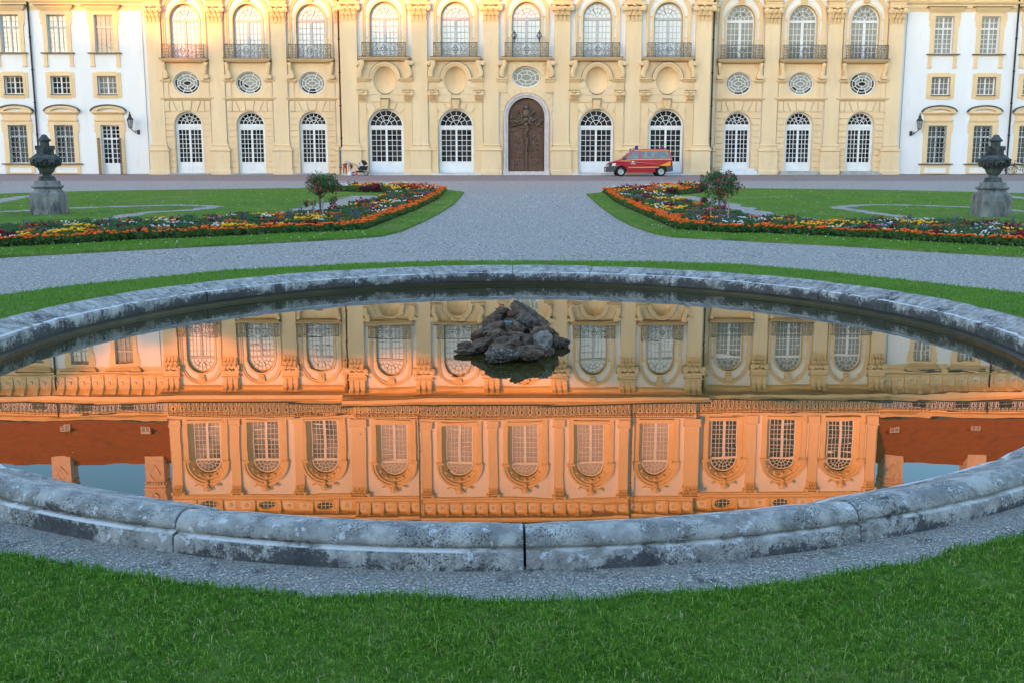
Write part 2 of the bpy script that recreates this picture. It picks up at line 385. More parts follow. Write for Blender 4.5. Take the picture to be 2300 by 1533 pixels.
# ------------------------------------------------------------------ grass blades
def inside(px, py, poly):
    c = np.zeros(len(px), bool); n = len(poly); j = n-1
    for i in range(n):
        xi, yi = poly[i]; xj, yj = poly[j]
        if yi != yj:
            c ^= ((yi > py) != (yj > py)) & (px < (xj-xi)*(py-yi)/(yj-yi)+xi)
        j = i
    return c
def blades(name, x, y, h, w, m, label, lean=.6, z0=.0, gzf=None):
    n = len(x)
    z = np.full(n, z0) if gzf is None else gzf(y)+z0
    a = nrng.uniform(0, 2*np.pi, n); b = nrng.uniform(0, 2*np.pi, n)
    hh = h*nrng.uniform(.55, 1.15, n); ww = w*nrng.uniform(.7, 1.3, n); ln = lean*hh*nrng.uniform(.1, 1.0, n)
    dx, dy = np.cos(a)*ww/2, np.sin(a)*ww/2; lx, ly = np.cos(b)*ln, np.sin(b)*ln
    V = np.empty((n, 5, 3), np.float32)
    V[:, 0] = np.stack([x-dx, y-dy, z-.012], 1); V[:, 1] = np.stack([x+dx, y+dy, z-.012], 1)
    V[:, 2] = np.stack([x+dx*.8+lx*.35, y+dy*.8+ly*.35, z+hh*.6], 1); V[:, 3] = np.stack([x-dx*.8+lx*.35, y-dy*.8+ly*.35, z+hh*.6], 1)
    V[:, 4] = np.stack([x+lx, y+ly, z+hh*(1-.25*lean)], 1)
    base = (np.arange(n)*5)[:, None]
    q = (base+np.array([0, 1, 2, 3])); t3 = (base+np.array([3, 2, 4]))
    li = np.concatenate([q, t3], 1).ravel().astype(np.int32)
    me = bpy.data.meshes.new(name); me.vertices.add(n*5); me.vertices.foreach_set("co", V.ravel())
    me.loops.add(len(li)); me.loops.foreach_set("vertex_index", li)
    me.polygons.add(2*n)
    ls = (np.arange(n)*7)[:, None]+np.array([0, 4]); me.polygons.foreach_set("loop_start", ls.ravel().astype(np.int32))
    me.polygons.foreach_set("loop_total", np.tile([4, 3], n).astype(np.int32))
    me.update(calc_edges=True); me.materials.append(m)
    return tag(obj(name, me), label, None, None, 'stuff')
BLADE = mat("grass_blades", (.165, .35, .024), (.036, .115, .010), 22, .6, 0, None, .12, lo=.3, hi=.7, c3=(.32, .42, .08), s3=60, t3=(.62, .8), trans=.22)
BLADE2 = mat("grass_blades_far", (.16, .33, .038), (.11, .25, .028), 9, .6, 0, None, .2, c3=(.14, .2, .045), s3=30, t3=(.6, .8), trans=.3)
def scatter(n, x0, x1, y0, y1, fn):
    x = nrng.uniform(x0, x1, n); y = nrng.uniform(y0, y1, n); k = fn(x, y); return x[k], y[k]
BLADEL = mat("grass_blades_pale", (.36, .52, .08), (.18, .34, .045), 40, .45, 0, None, .3, lo=.35, hi=.65, trans=.3)
STRAW = mat("dry_straw", (.50, .42, .22), (.36, .30, .15), 30, .7, 0, None, .2)
inr = lambda x, y: inside(x, y, RING_OUT) & ~inside(x, y, RING_IN)
x, y = scatter(520000, -3.4, 3.4, 2.5, 6.2, inr)
keep = nrng.uniform(0, 1, len(x)) < np.clip(1.25-(y-3.0)*.22, .3, 1)
x, y = x[keep], y[keep]
hv = np.array([.78+.5*noise.noise(Vector((a*2.3, b*2.3, 0)))+.3*noise.noise(Vector((a*7, b*7, 3))) for a, b in zip(x, y)])
blades("grass", x, y, .030*np.clip(hv, .45, 1.5), .0029, BLADE, "short dense mown grass in front of the fountain basin", 1.0, .118)
k_ = nrng.uniform(0, 1, len(x)) < .16
blades("grass", x[k_], y[k_], .040*np.clip(hv[k_], .6, 1.4), .0028, BLADEL, "paler longer blades leaning over the mown grass", 1.7, .118)
k_ = nrng.uniform(0, 1, len(x)) < .012
blades("dry_grass", x[k_], y[k_], .038, .0026, STRAW, "scattered dry straw coloured blades in the lawn", 1.6, .118)
x, y = scatter(150000, -8, 8, 6.5, 18.6, inr)
blades("grass", x, y, .042, .011, BLADE2, "strip of mown grass around the fountain basin", .8, .118)
# ragged longer blades at the edge of the gutter
t = nrng.uniform(math.pi, 2*math.pi, 9000); off = np.array([gut_off(a) for a in t])+np.abs(nrng.normal(0, .05, 9000))-.03
pp = np.array([ell(a, o) for a, o in zip(t, off)])
blades("grass", pp[:, 0], pp[:, 1], .055, .005, BLADE, "ragged grass fringe along the gravel gutter", 1.1, .10)
# turf on the parterre near the beds
for poly, lab in ((lawnL, "left"), (lawnR, "right")):
    bed = bedL if lab == "left" else bedR
    xs = [p[0] for p in poly]; sgn = -1 if lab == "left" else 1
    fn = lambda x, y: inside(x, y, poly) & ~inside(x, y, bed)
    x, y = scatter(60000, min(0, sgn*16), max(0, sgn*16), 18.6, 25, fn)
    blades("grass", x, y, .045, .02, BLADE2, "mown turf edge around the %s flower bed" % lab, .8, .045, lambda yy: .1+np.maximum(0, yy-18.5)*.02195)

for poly, lab in ((lawnL, "left"), (lawnR, "right")):
    bed = bedL if lab == "left" else bedR; sgn = -1 if lab == "left" else 1
    fn = lambda x, y: inside(x, y, poly) & ~inside(x, y, bed)
    x, y = scatter(80000, min(0, sgn*24), max(0, sgn*24), 24.5, 52, fn)
    pa = np.array(PATHS); ok = np.ones(len(x), bool)
    for q in pa: ok &= np.hypot(x-q[0], (y-q[1])) > q[2]+.06
    x, y = x[ok], y[ok]
    pt = np.array([noise.noise(Vector((a*.35, b*.25, 5))) for a, b in zip(x, y)]); k_ = pt > -.25
    blades("grass", x[k_], y[k_], .032, .03, BLADE2, "mown turf of the %s parterre lawn" % lab, 1.0, .045, lambda yy: .1+np.maximum(0, yy-18.5)*.02195)

# ================================================================== BASIN
BSTONE = mat("weathered_limestone", (.45, .435, .41), (.24, .233, .222), 9, .85, 1.0, 45, .2, lo=.40, hi=.60, dist=.012, detail=14)
def stone_layers(m):
    t = m.node_tree; b = t.nodes["Principled BSDF"]; g = t.nodes.new("ShaderNodeNewGeometry")
    src = b.inputs["Base Color"].links[0].from_socket
    sep = t.nodes.new("ShaderNodeSeparateXYZ"); t.links.new(g.outputs["Position"], sep.inputs[0])
    def noise_(scale, loc, det=8, ro=.65):
        mp = t.nodes.new("ShaderNodeMapping"); mp.inputs["Location"].default_value = loc; t.links.new(g.outputs["Position"], mp.inputs["Vector"])
        n = t.nodes.new("ShaderNodeTexNoise"); n.inputs["Scale"].default_value = scale; n.inputs["Detail"].default_value = det; n.inputs["Roughness"].default_value = ro
        t.links.new(mp.outputs["Vector"], n.inputs["Vector"]); return n.outputs["Fac"]
    def rng(v, a, c, lo=0.0, hi=1.0):
        r = t.nodes.new("ShaderNodeMapRange"); r.inputs["From Min"].default_value = a; r.inputs["From Max"].default_value = c
        r.inputs["To Min"].default_value = lo; r.inputs["To Max"].default_value = hi; t.links.new(v, r.inputs["Value"]); return r.outputs["Result"]
    def op(o, a, c):
        n = t.nodes.new("ShaderNodeMath"); n.operation = o
        for k, v in enumerate((a, c)):
            if isinstance(v, float): n.inputs[k].default_value = v
            else: t.links.new(v, n.inputs[k])
        return n.outputs[0]
    def over(c, fac):
        nonlocal src
        x = t.nodes.new("ShaderNodeMix"); x.data_type = 'RGBA'; x.inputs["B"].default_value = c
        t.links.new(src, x.inputs["A"]); t.links.new(fac, x.inputs["Factor"]); src = x.outputs["Result"]
    # pale lichen plates
    over((.66, .67, .70, 1), rng(noise_(13, (5, 3, 9), 9, .65), .60, .625, 0, .7))
    over((.60, .61, .63, 1), rng(noise_(26, (1, 7, 2), 5, .6), .62, .66, 0, .8))
    # clusters of fine black specks
    sp = op('MULTIPLY', rng(noise_(110, (0, 0, 0), 4, .7), .50, .60), rng(noise_(5.5, (8, 8, 1), 8, .65), .43, .56))
    over((.035, .035, .038, 1), op('MULTIPLY', sp, .9))
    # rusty stains
    over((.17, .115, .07, 1), rng(noise_(14, (4, 1, 6), 7, .6), .66, .74, 0, .7))
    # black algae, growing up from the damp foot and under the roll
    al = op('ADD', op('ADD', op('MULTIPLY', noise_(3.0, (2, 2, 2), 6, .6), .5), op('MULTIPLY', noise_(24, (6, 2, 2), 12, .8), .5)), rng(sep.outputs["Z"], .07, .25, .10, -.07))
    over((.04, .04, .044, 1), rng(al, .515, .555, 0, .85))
    # worn pale arris of the small ledge
    ed = op('MULTIPLY', rng(sep.outputs["Z"], .180, .183), rng(sep.outputs["Z"], .192, .189))
    over((.70, .71, .73, 1), op('MULTIPLY', ed, rng(noise_(8, (3, 3, 3), 6, .6), .40, .52, 0, .85)))
    t.links.new(src, b.inputs["Base Color"])
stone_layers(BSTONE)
WETW = mat("wet_basin_wall", (.055, .045, .02), (.03, .025, .012), 3, .4, .3, 14, .4)

basin = thing("fountain_basin", "low round fountain basin with a weathered grey stone rim", "fountain basin", (EC.x, EC.y, 0))
prof = [(-.30, .055), (-.305, .10), (-.30, .165), (-.275, .185), (-.2, .205), (-.1, .242), (-.04, .264), (.0, .272), (.035, .268), (.062, .254), (.080, .232), (.086, .214), (.080, .200), (.066, .196), (.066, .189), (.097, .185), (.102, .179), (.105, .12), (.112, .08), (.118, .04)]
NST = 26
# joint in the middle of the near side, seen at the picture's centre
tt = min(range(NT), key=lambda i: abs(_pts[i][0]-.10)+(0 if _pts[i][1] < 8 else 99)); S0 = float(_arc[tt])
for k in range(NST):
    jit = rnd.uniform(-.06, .06) if k else 0
    if k == 0:
        q_ = [1.52, 1.55]+[(PER-6.14)/22]*22+[1.55, 1.52]; J = [S0]
        for i_, w_ in enumerate(q_): J.append(J[-1]+w_)
        J = [v+(rnd.uniform(-.06, .06) if 2 < i_ < 24 else 0) for i_, v in enumerate(J)]
    a, b = J[k]+.006, J[k+1]-.006
    mb = MB(); mb.smooth = True
    nseg = 10; vs = []
    dz = rnd.uniform(-.005, .005); do = rnd.uniform(-.006, .006)
    for i in range(nseg+1):
        s_ = a+(b-a)*i/nseg
        edge = .012 if i in (0, nseg) else 0
        t = t_of(s_)
        for o, z in prof:
            p = ell(t, o+do-(edge if o > -.2 else -edge*.5)); vs.append((p[0]-EC.x, p[1]-EC.y, z+dz-edge*.6))
    n = len(prof)
    mb.add(vs, [(i*n+j, i*n+j+1, (i+1)*n+j+1, (i+1)*n+j) for i in range(nseg) for j in range(n-1)])
    mb.smooth = False
    mb.add(vs[:n], [tuple(range(n))]); mb.add(vs[-n:], [tuple(range(n))])
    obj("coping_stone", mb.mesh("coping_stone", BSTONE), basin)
mb = MB()
wp = [(-.36, -.5), (-.36, .03), (-.29, .055), (.09, .055), (.09, -.1)]
vs = []
for k in range(97):
    for o, z in wp:
        p = ell(2*math.pi*k/96, o); vs.append((p[0]-EC.x, p[1]-EC.y, z))
n = len(wp); mb.add(vs, [(i*n+j, i*n+j+1, (i+1)*n+j+1, (i+1)*n+j) for i in range(96) for j in range(n-1)])
mb.add([(ell(2*math.pi*k/96, -.3)[0]-EC.x, ell(2*math.pi*k/96, -.3)[1]-EC.y, -.45) for k in range(96)], [tuple(range(96))])
obj("basin_wall", mb.mesh("basin_wall", WETW), basin)

WATER = bpy.data.materials.new("still_water"); WATER.use_nodes = True
t = WATER.node_tree; t.nodes.clear()
o_ = t.nodes.new("ShaderNodeOutputMaterial"); gl = t.nodes.new("ShaderNodeBsdfGlossy"); df = t.nodes.new("ShaderNodeBsdfDiffuse")
mx = t.nodes.new("ShaderNodeMixShader"); fr = t.nodes.new("ShaderNodeFresnel"); fr.inputs["IOR"].default_value = 1.33
gl.inputs["Roughness"].default_value = 0.0; gl.inputs["Color"].default_value = (1, 1, 1, 1)
df.inputs["Color"].default_value = (.035, .032, .008, 1)
gp = t.nodes.new("ShaderNodeNewGeometry")
n1 = t.nodes.new("ShaderNodeTexNoise"); n1.inputs["Scale"].default_value = 1.6; n1.inputs["Detail"].default_value = 2.5
n2 = t.nodes.new("ShaderNodeTexNoise"); n2.inputs["Scale"].default_value = .55; n2.inputs["Detail"].default_value = 1
t.links.new(gp.outputs["Position"], n1.inputs["Vector"]); t.links.new(gp.outputs["Position"], n2.inputs["Vector"])
mr = t.nodes.new("ShaderNodeMapRange"); mr.inputs["From Min"].default_value = .45; mr.inputs["From Max"].default_value = .7
t.links.new(n2.outputs["Fac"], mr.inputs["Value"])
mm = t.nodes.new("ShaderNodeMath"); mm.operation = 'MULTIPLY'
t.links.new(n1.outputs["Fac"], mm.inputs[0]); t.links.new(mr.outputs["Result"], mm.inputs[1])
bp = t.nodes.new("ShaderNodeBump"); bp.inputs["Strength"].default_value = .10; bp.inputs["Distance"].default_value = .012
t.links.new(mm.outputs[0], bp.inputs["Height"]); t.links.new(bp.outputs["Normal"], gl.inputs["Normal"])
t.links.new(fr.outputs[0], mx.inputs[0]); t.links.new(df.outputs[0], mx.inputs[1]); t.links.new(gl.outputs[0], mx.inputs[2])
t.links.new(mx.outputs[0], o_.inputs["Surface"])
mb = MB(); mb.add([(*ell(2*math.pi*k/96, -.36+.002), 0) for k in range(96)], [tuple(range(96))])
tag(obj("water", mb.mesh("water", WATER)), "still water mirroring the palace front", None, None, 'structure')

# gutter of fine gravel round the near side
GUT = mat("fine_gravel", (.62, .585, .53), (.23, .215, .195), 130, .95, 1.0, 230, .1, lo=.40, hi=.60, c3=(.20, .195, .185), s3=6, t3=(.56, .66), dist=.02)
mb = MB(); L_ = []
for k in range(121):
    t_ = math.pi*(1+k/120); L_ += [(*ell(t_, .10), .104), (*ell(t_, .62), .104)]
mb.add(L_, [(2*i, 2*i+1, 2*i+3, 2*i+2) for i in range(120)])
tag(obj("gravel_gutter", mb.mesh("gravel_gutter", GUT)), kind='structure')
# pebbles in the gutter
PEB = mat("gutter_gravel", (.64, .61, .56), (.28, .265, .24), 60, .9, .2, 200, .2)
vs = []; fs = []
def pebbles(n, name, label):
    ico = [(0, 0, .8), (.9, 0, 0), (0, .9, 0), (-.9, 0, 0), (0, -.9, 0), (0, 0, -.8)]
    ff = [(0, 1, 2), (0, 2, 3), (0, 3, 4), (0, 4, 1), (5, 2, 1), (5, 3, 2), (5, 4, 3), (5, 1, 4)]
    mb = MB()
    for i in range(n):
        t = rnd.uniform(1.12*math.pi, 1.88*math.pi); o = rnd.triangular(.11, .52, .3)
        x, y = ell(t, o); r = rnd.choice((.002, .003, .003, .004, .004, .005, .007)); a = rnd.uniform(0, 6.28); q = rnd.uniform(.6, 1.5)
        ca, sa = math.cos(a), math.sin(a)
        mb.add([(x+r*(q*px*ca-py*sa), y+r*(q*px*sa+py*ca), .107+r*.5*pz) for px, py, pz in ico], ff)
    return tag(obj(name, mb.mesh(name, PEB)), label, None, None, 'stuff')
pebbles(24000, "pebbles", "loose gravel in the gutter between stone rim and lawn")

ST_ = mat("loose_gravel", (.64, .60, .55), (.20, .19, .17), 7, .9, 0, None, .15, lo=.42, hi=.58)
n_ = 60000; xx = nrng.uniform(-14, 14, n_); yy = 11+nrng.uniform(0, 1, n_)**1.5*34
kk = ~inside(xx, yy, lawnL) & ~inside(xx, yy, lawnR) & ~inside(xx, yy, RING_OUT); xx, yy = xx[kk], yy[kk]; n_ = len(xx)
rr = nrng.uniform(.007, .017, n_)*(1+np.maximum(0, yy-18)*.02); aa = nrng.uniform(0, 6.28, n_)
zz = .1+np.maximum(0, yy-18.5)*.02195
V = np.empty((n_, 5, 3), np.float32)
for k in range(4): V[:, k] = np.stack([xx+rr*np.cos(aa+k*1.57), yy+rr*np.sin(aa+k*1.57), zz-.002], 1)
V[:, 4] = np.stack([xx+rr*.2, yy, zz+rr*.75], 1)
F_ = (np.arange(n_)*5)[:, None, None]+np.array([[0, 1, 4], [1, 2, 4], [2, 3, 4], [3, 0, 4]])[None]
me = bpy.data.meshes.new("loose_gravel"); me.vertices.add(5*n_); me.vertices.foreach_set("co", V.ravel()); li = F_.ravel().astype(np.int32)
me.loops.add(len(li)); me.loops.foreach_set("vertex_index", li); me.polygons.add(4*n_); me.polygons.foreach_set("loop_start", np.arange(0, 12*n_, 3, dtype=np.int32)); me.polygons.foreach_set("loop_total", np.full(4*n_, 3, np.int32)); me.update(calc_edges=True); me.materials.append(ST_)
tag(obj("loose_gravel", me), "loose stones of the gravel forecourt", None, None, 'stuff')
FLK = mat("floating_flecks", (.55, .52, .42), (.35, .30, .18), 20, .8)
mb = MB()
for k in range(46):
    t_ = rnd.uniform(0, 6.28); o_f = -rnd.uniform(.5, 4.2); x_, y_ = ell(t_, o_f); q = rnd.uniform(.004, .016); a_ = rnd.uniform(0, 3)
    mb.add([(x_+q*math.cos(a_), y_+q*math.sin(a_), .003), (x_-q*.4*math.sin(a_), y_+q*.4*math.cos(a_), .004), (x_-q*math.cos(a_), y_-q*math.sin(a_), .003), (x_+q*.4*math.sin(a_), y_-q*.4*math.cos(a_), .004)], [(0, 1, 2, 3)])
tag(obj("floating_flecks", mb.mesh("floating_flecks", FLK)), "tiny leaf flecks floating on the still water", None, None, 'stuff')

# ================================================================== ROCKS
RK = [mat("dark_lava_rock", (.20, .135, .095), (.040, .029, .023), 14, .85, 1.0, 40, .3, c3=(.15, .13, .12), s3=30, t3=(.6, .75), dist=.02),
      mat("brown_rock", (.25, .165, .11), (.06, .044, .034), 14, .85, 1.0, 40, .3, c3=(.19, .16, .14), s3=30, t3=(.58, .72), dist=.02),
      mat("pale_rock", (.36, .32, .28), (.14, .12, .105), 12, .85, 1.0, 40, .3, c3=(.30, .28, .26), s3=26, t3=(.55, .7), dist=.02),
      mat("orange_rock", (.19, .095, .045), (.05, .035, .03), 14, .85, 1.0, 40, .3, dist=.02),
      mat("speckled_rock", (.15, .125, .10), (.04, .034, .03), 16, .85, 1.0, 40, .3, c3=(.36, .31, .25), s3=42, t3=(.55, .63), dist=.02)]
rocks = [
 (0.320,10.344,0.273,0.193,0.061,30,0,"long dark tilted slab on top of the mound's right shoulder"),
 (0.036,10.438,0.295,0.065,0.038,-10,0,"small dark rock at the peak left of the tilted slab"),
 (0.155,10.414,0.289,0.071,0.044,10,1,"brown rock crowning the mound directly below the tilted slab's tip"),
 (-0.036,10.249,0.257,0.055,0.046,-20,0,"dark rock left of the copper nozzle"),
 (-0.092,9.990,0.207,0.127,0.037,-22,0,"long slanting dark rock on the upper left flank"),
 (0.120,10.008,0.207,0.096,0.068,5,1,"large brown rock carrying the copper nozzle"),
 (0.267,10.123,0.230,0.109,0.066,25,4,"speckled brown rock right of the nozzle, below the tilted slab"),
 (0.409,10.043,0.216,0.074,0.045,15,0,"dark rock under the lower end of the tilted slab"),
 (0.469,9.909,0.190,0.067,0.042,30,0,"dark wedge on the upper right flank of the mound"),
 (0.402,9.880,0.184,0.084,0.047,-10,1,"brown rock above the pale upright stone"),
 (0.410,9.641,0.132,0.076,0.095,-10,2,"pale grey upright stone on the right of the mound"),
 (0.606,10.090,0.027,0.080,0.048,5,0,"dark rock jutting out furthest to the right"),
 (0.520,9.942,0.095,0.056,0.067,20,0,"dark rock between the pale upright stone and the far right one"),
 (-0.207,9.979,0.098,0.068,0.054,0,3,"orange brown rock on the left of the mound"),
 (-0.345,10.051,0.018,0.065,0.045,0,0,"knobbly dark rock at the left end of the mound"),
 (-0.324,9.688,0.022,0.099,0.022,3,0,"low flat dark rock reaching furthest left into the water"),
 (-0.180,9.744,0.071,0.105,0.052,-25,0,"bluish dark slanting rock below the orange brown one"),
 (0.060,9.546,0.117,0.146,0.062,-10,0,"broad dark rock across the middle of the mound's front"),
 (-0.023,9.784,0.166,0.083,0.044,10,1,"brown rock left below the nozzle rock"),
 (0.146,9.789,0.169,0.078,0.028,-3,1,"narrow brown ledge rock below the nozzle rock"),
 (0.265,9.623,0.132,0.057,0.065,15,1,"brown rock left of the pale upright stone"),
 (0.010,9.252,0.060,0.141,0.060,-3,4,"light speckled rock at the waterline in front"),
 (0.273,9.328,0.073,0.126,0.068,5,0,"dark rock at the waterline right of the speckled one"),
 (0.474,9.573,0.042,0.043,0.033,0,0,"small dark rock at the waterline under the pale upright stone"),
]
def rock_mesh(seed, m):
    """broken stone: a rounded block cut by random planes, then roughened"""
    q = random.Random(seed*17+3)
    cuts = []
    for k in range(13):
        n_ = Vector((q.gauss(0, 1), q.gauss(0, 1), q.gauss(0, 1))).normalized(); cuts.append((n_, q.uniform(.62, .92)))
    bm = bmesh.new(); bmesh.ops.create_icosphere(bm, subdivisions=5, radius=1)
    off = Vector((seed*3.1, seed*1.7, -seed*2.3))
    for v in bm.verts:
        p = v.co.copy(); r = 1.0
        for n_, d in cuts:
            t = n_.dot(p)
            if t > .05: r = min(r, d/t)
        d = .16*noise.noise(p*1.5+off)+.13*noise.noise(p*3.2+off)+.08*noise.noise(p*7+off)+.075*noise.noise(p*15+off)+.04*noise.noise(p*31+off)
        v.co = p*(r*1.12+d)
    me = bpy.data.meshes.new("rock"); bm.to_mesh(me); bm.free(); me.materials.append(RK[m]); return me
for i, (x, y, z, a, b, rot, m, lab) in enumerate(rocks):
    o = obj("rock", rock_mesh(i+1, m), None, (x, y, z), (rnd.uniform(-.3, .3), R(rot), rnd.uniform(-.3, .3)), (a*1.12, max(b*1.2, a*.75), b*1.18))
    tag(o, lab, "rock", "rocks of the mound in the basin")
# concealed heart of the mound that carries the outer stones
for x, y, z, r, lab in ((.12, 10.3, .02, .25, "dark rock forming the heart of the mound"), (.02, 10.62, .14, .19, "dark rock hidden behind the copper nozzle"), (.28, 10.5, .02, .24, "dark rock deep behind the right side of the mound"), (-.06, 10.0, -.03, .2, "dark rock deep behind the left side of the mound")):
    o = obj("rock", rock_mesh(int(r*100), 0), None, (x, y, z), (0, 0, 0), (r, r*.9, r*.8)); tag(o, lab, "rock", "rocks of the mound in the basin")
COPPER = mat("green_copper", (.16, .30, .29), (.10, .2, .2), 30, .6, .2, 60, .4)
nz = thing("fountain_nozzle", "green copper fountain nozzle ring near the top of the rock mound", "nozzle", (.083, 9.93, .235))
mb = MB(); mb.smooth = True; mb.lathe([(.018, .0), (.026, .01), (.03, .03), (.033, .034), (.033, .044), (.026, .046), (.022, .035)], n=20, cap=False); obj("nozzle_ring", mb.mesh("nozzle_ring", COPPER), nz)
mb = MB(); mb.lathe([(.014, .0), (.014, .038), (.008, .042)], n=12); obj("nozzle_cap", mb.mesh("nozzle_cap", IRON), nz)
mb = MB(); mb.tube([(-.047, 10.5, .335), (-.02, 10.5, .315), (.02, 10.49, .28)], .006, 6)
tag(obj("iron_rod", mb.mesh("iron_rod", IRON)), "thin dark rod sticking out of the top of the rock mound", "rod")

# ================================================================== PALACE
PX, PY = 1.93, 75.0
pal = thing("palace", "long yellow and white baroque palace with tall arched windows and red tiled side roofs", "palace", (PX, PY, GB))
def part(name, me, parent=None, u=0.0, dy=0.0, label=None, sx=1):
    """hang a mesh (absolute heights) on the palace or one of its parts"""
    if parent is None:
        o = obj(name, me, pal, (u, dy, -GB))
    else:
        o = obj(name, me, parent, (u, dy, 0))
    if sx != 1: o.scale = (sx, 1, 1)
    if label: o["label"] = label
    return o
CB = [-10.08, -5.04, 0.0, 5.04, 10.08]          # centre bays
SB = [-24.55, -20.03, -15.5, 15.5, 20.03, 24.55]  # side bays
DC, DS, DW = 0.0, 1.2, 1.8                     # depth of the three planes
CEDGE, SEDGE = 13.15, 27.3

# ---- walls with real openings
def up_loop(cx): return arch(1.16, 9.55, 12.3, 18, 1.2, cx)
def at_loop(cx): return arch(1.34, 17.25, 20.45, 18, 1.34, cx)
mb = MB()
mb.panel(rect(-CEDGE, CEDGE, 9.3, 15.2), [up_loop(c) for c in CB], .30, None, .62)
mb.box(-CEDGE, -CEDGE+.02, .30, 3, 1.2, 15.2); mb.box(CEDGE-.02, CEDGE, .30, 3, 1.2, 15.2)
part("upper_wall", mb.mesh("upper_wall", WHT))
mb = MB(); mb.panel(rect(-CEDGE, CEDGE, 1.2, 9.3), [arch(1.27, 1.25, 4.76, 16, 1.27, c) if c else arch(1.63, 1.25, 5.48, 18, 1.63) for c in CB]+[oval(.86, 1.0, 8.0, 24, c) if c else oval(1.04, .77, 8.23, 24) for c in CB], .32, None, .75)
part("ground_wall", mb.mesh("ground_wall", WHT))
for s in (-1, 1):
    c3 = [c for c in SB if c*s > 0]
    x0, x1 = (-SEDGE, -CEDGE) if s < 0 else (CEDGE, SEDGE)
    mb = MB(); mb.panel(rect(x0, x1, 9.3, 15.2), [up_loop(c) for c in c3], .30, None, .62)
    xe = x0 if s < 0 else x1
    mb.box(min(xe, xe-.02*s), max(xe, xe-.02*s), .3, 1.2, 1.2, 15.2)
    part("upper_wall", mb.mesh("upper_wall", WHT), None, 0, DS)
    mb = MB(); mb.panel(rect(x0, x1, 1.2, 9.3), [arch(1.01, 1.25, 4.9, 16, 1.01, c) for c in c3]+[oval(.97, .84, 7.9, 24, c) for c in c3], .32, None, .75)
    part("ground_wall", mb.mesh("ground_wall", WHT), None, 0, DS)

# ---- giant pilasters
def capital(mb, w, W2, z0, z1, yf):
    """corinthian capital: bell, two rows of leaves, volutes, abacus and flower"""
    h = z1-z0
    mb.box(-w/2-.04, w/2+.04, yf-.03, yf+.3, z0, z0+.05*h)
    mb.frust(-w/2, w/2, yf, yf+.3, z0+.05*h, -w/2-.08, w/2+.08, yf-.1, yf+.3, z0+.8*h)
    mb.sweep([(yf-.16, z0+.86*h), (yf-.22, z0+.9*h), (yf-.22, z1)], -W2/2, W2/2, yf+.3)
    n = 4
    for row, (zz, hh, dep) in enumerate(((.06, .36, .15), (.30, .38, .21))):
        cnt = n if row == 0 else n-1
        for k in range(cnt):
            cx = (-w/2+w*(k+.5)/cnt); lw = w/cnt*.42
            a = z0+zz*h; b = a+hh*h
            mb.frust(cx-lw*.8, cx+lw*.8, yf-.05, yf+.1, a, cx-lw, cx+lw, yf-dep, yf+.1, a+.7*(b-a))
            mb.frust(cx-lw, cx+lw, yf-dep-.11, yf+.02, a+.7*(b-a), cx-lw*.6, cx+lw*.6, yf-dep-.17, yf-.02, b)
    for s in (-1, 1):
        mb.disc(s*(W2/2-.16*h/1.1), z0+.72*h, .155*h, yf-.2, yf+.1, 16)
        mb.disc(s*(W2/2-.16*h/1.1), z0+.72*h, .075*h, yf-.25, yf-.2, 10)
        mb.disc(s*w*.16, z0+.74*h, .085*h, yf-.16, yf+.1, 12)
        mb.line([(s*w*.3, z0+.5*h), (s*w*.36, z0+.68*h), (s*(W2/2-.1), z0+.84*h)], .07*h, yf-.15, yf+.1)
    mb.blob((0, yf-.22, z0+.9*h), .1*h, .06, .1*h)
def pil_mesh(w, half=False):
    mb = MB(); W_ = w*1.3; y = 0
    mb.frust(-W_/2-.05, W_/2+.05, -.17, .3, 1.2, -W_/2-.05, W_/2+.05, -.17, .3, 1.62); mb.frust(-W_/2-.05, W_/2+.05, -.17, .3, 1.62, -W_/2, W_/2, -.12, .3, 1.72)
    mb.box(-W_/2, W_/2, -.12, .3, 1.72, 3.04)
    mb.mould([(-.12, 3.04), (-.2, 3.08), (-.2, 3.15), (-.14, 3.19)], -W_/2, W_/2, .3)
    mb.mould([(-.10, 3.19), (-.10, 3.38), (-.04, 3.40), (-.10, 3.46), (-.03, 3.53), (-.03, 3.58)], -w/2-.04, w/2+.04, .3)
    mb.box(-w/2, w/2, 0, .3, 3.58, 12.03)
    return mb.mesh("pilaster", YEL)
def cap_mesh(w, W2):
    mb = MB(); capital(mb, w, W2, 12.03, 13.33, 0.0); return mb.mesh("capital", YELT)
def ent_mesh(w):
    """entablature block with triple console above a capital, up to the cornice"""
    mb = MB()
    mb.mould([(-.02, 13.33), (-.02, 13.45), (-.06, 13.46), (-.06, 13.58), (-.12, 13.62), (-.16, 13.70)], -w/2, w/2, .3)
    mb.box(-w/2, w/2, 0, .3, 13.70, 14.7)
    for x in (-.36*w, 0, .36*w):
        q = .11*w
        pr = [(-.06, 13.72), (-.10, 13.9), (-.08, 14.15), (-.2, 14.45), (-.42, 14.62), (-.5, 14.7)]
        mb.sweep(pr, x-q, x+q, 0)
    return mb.mesh("entablature_block", YELT)
PM, PMS = pil_mesh(1.10), pil_mesh(1.06)
CM, CMS = cap_mesh(1.10, 1.66), cap_mesh(1.06, 1.4)
EM, EMS = ent_mesh(1.2), ent_mesh(1.15)
for u in (-12.56, -7.60, -2.53, 2.53, 7.60, 12.56):
    o = part("pilaster", PM, None, u); part("capital", CM, o); part("entablature_block", EM, o)
for u in (-26.72, -22.29, -17.77, 17.77, 22.32, 26.74):
    o = part("pilaster", PMS, None, u, DS); part("capital", CMS, o); part("entablature_block", EMS, o)
PMH, CMH, EMH = pil_mesh(.62), cap_mesh(.6, .8), ent_mesh(.65)
for s in (-1, 1):
    o = part("pilaster", PMH, None, s*13.45, DS); part("capital", CMH, o); part("entablature_block", EMH, o)

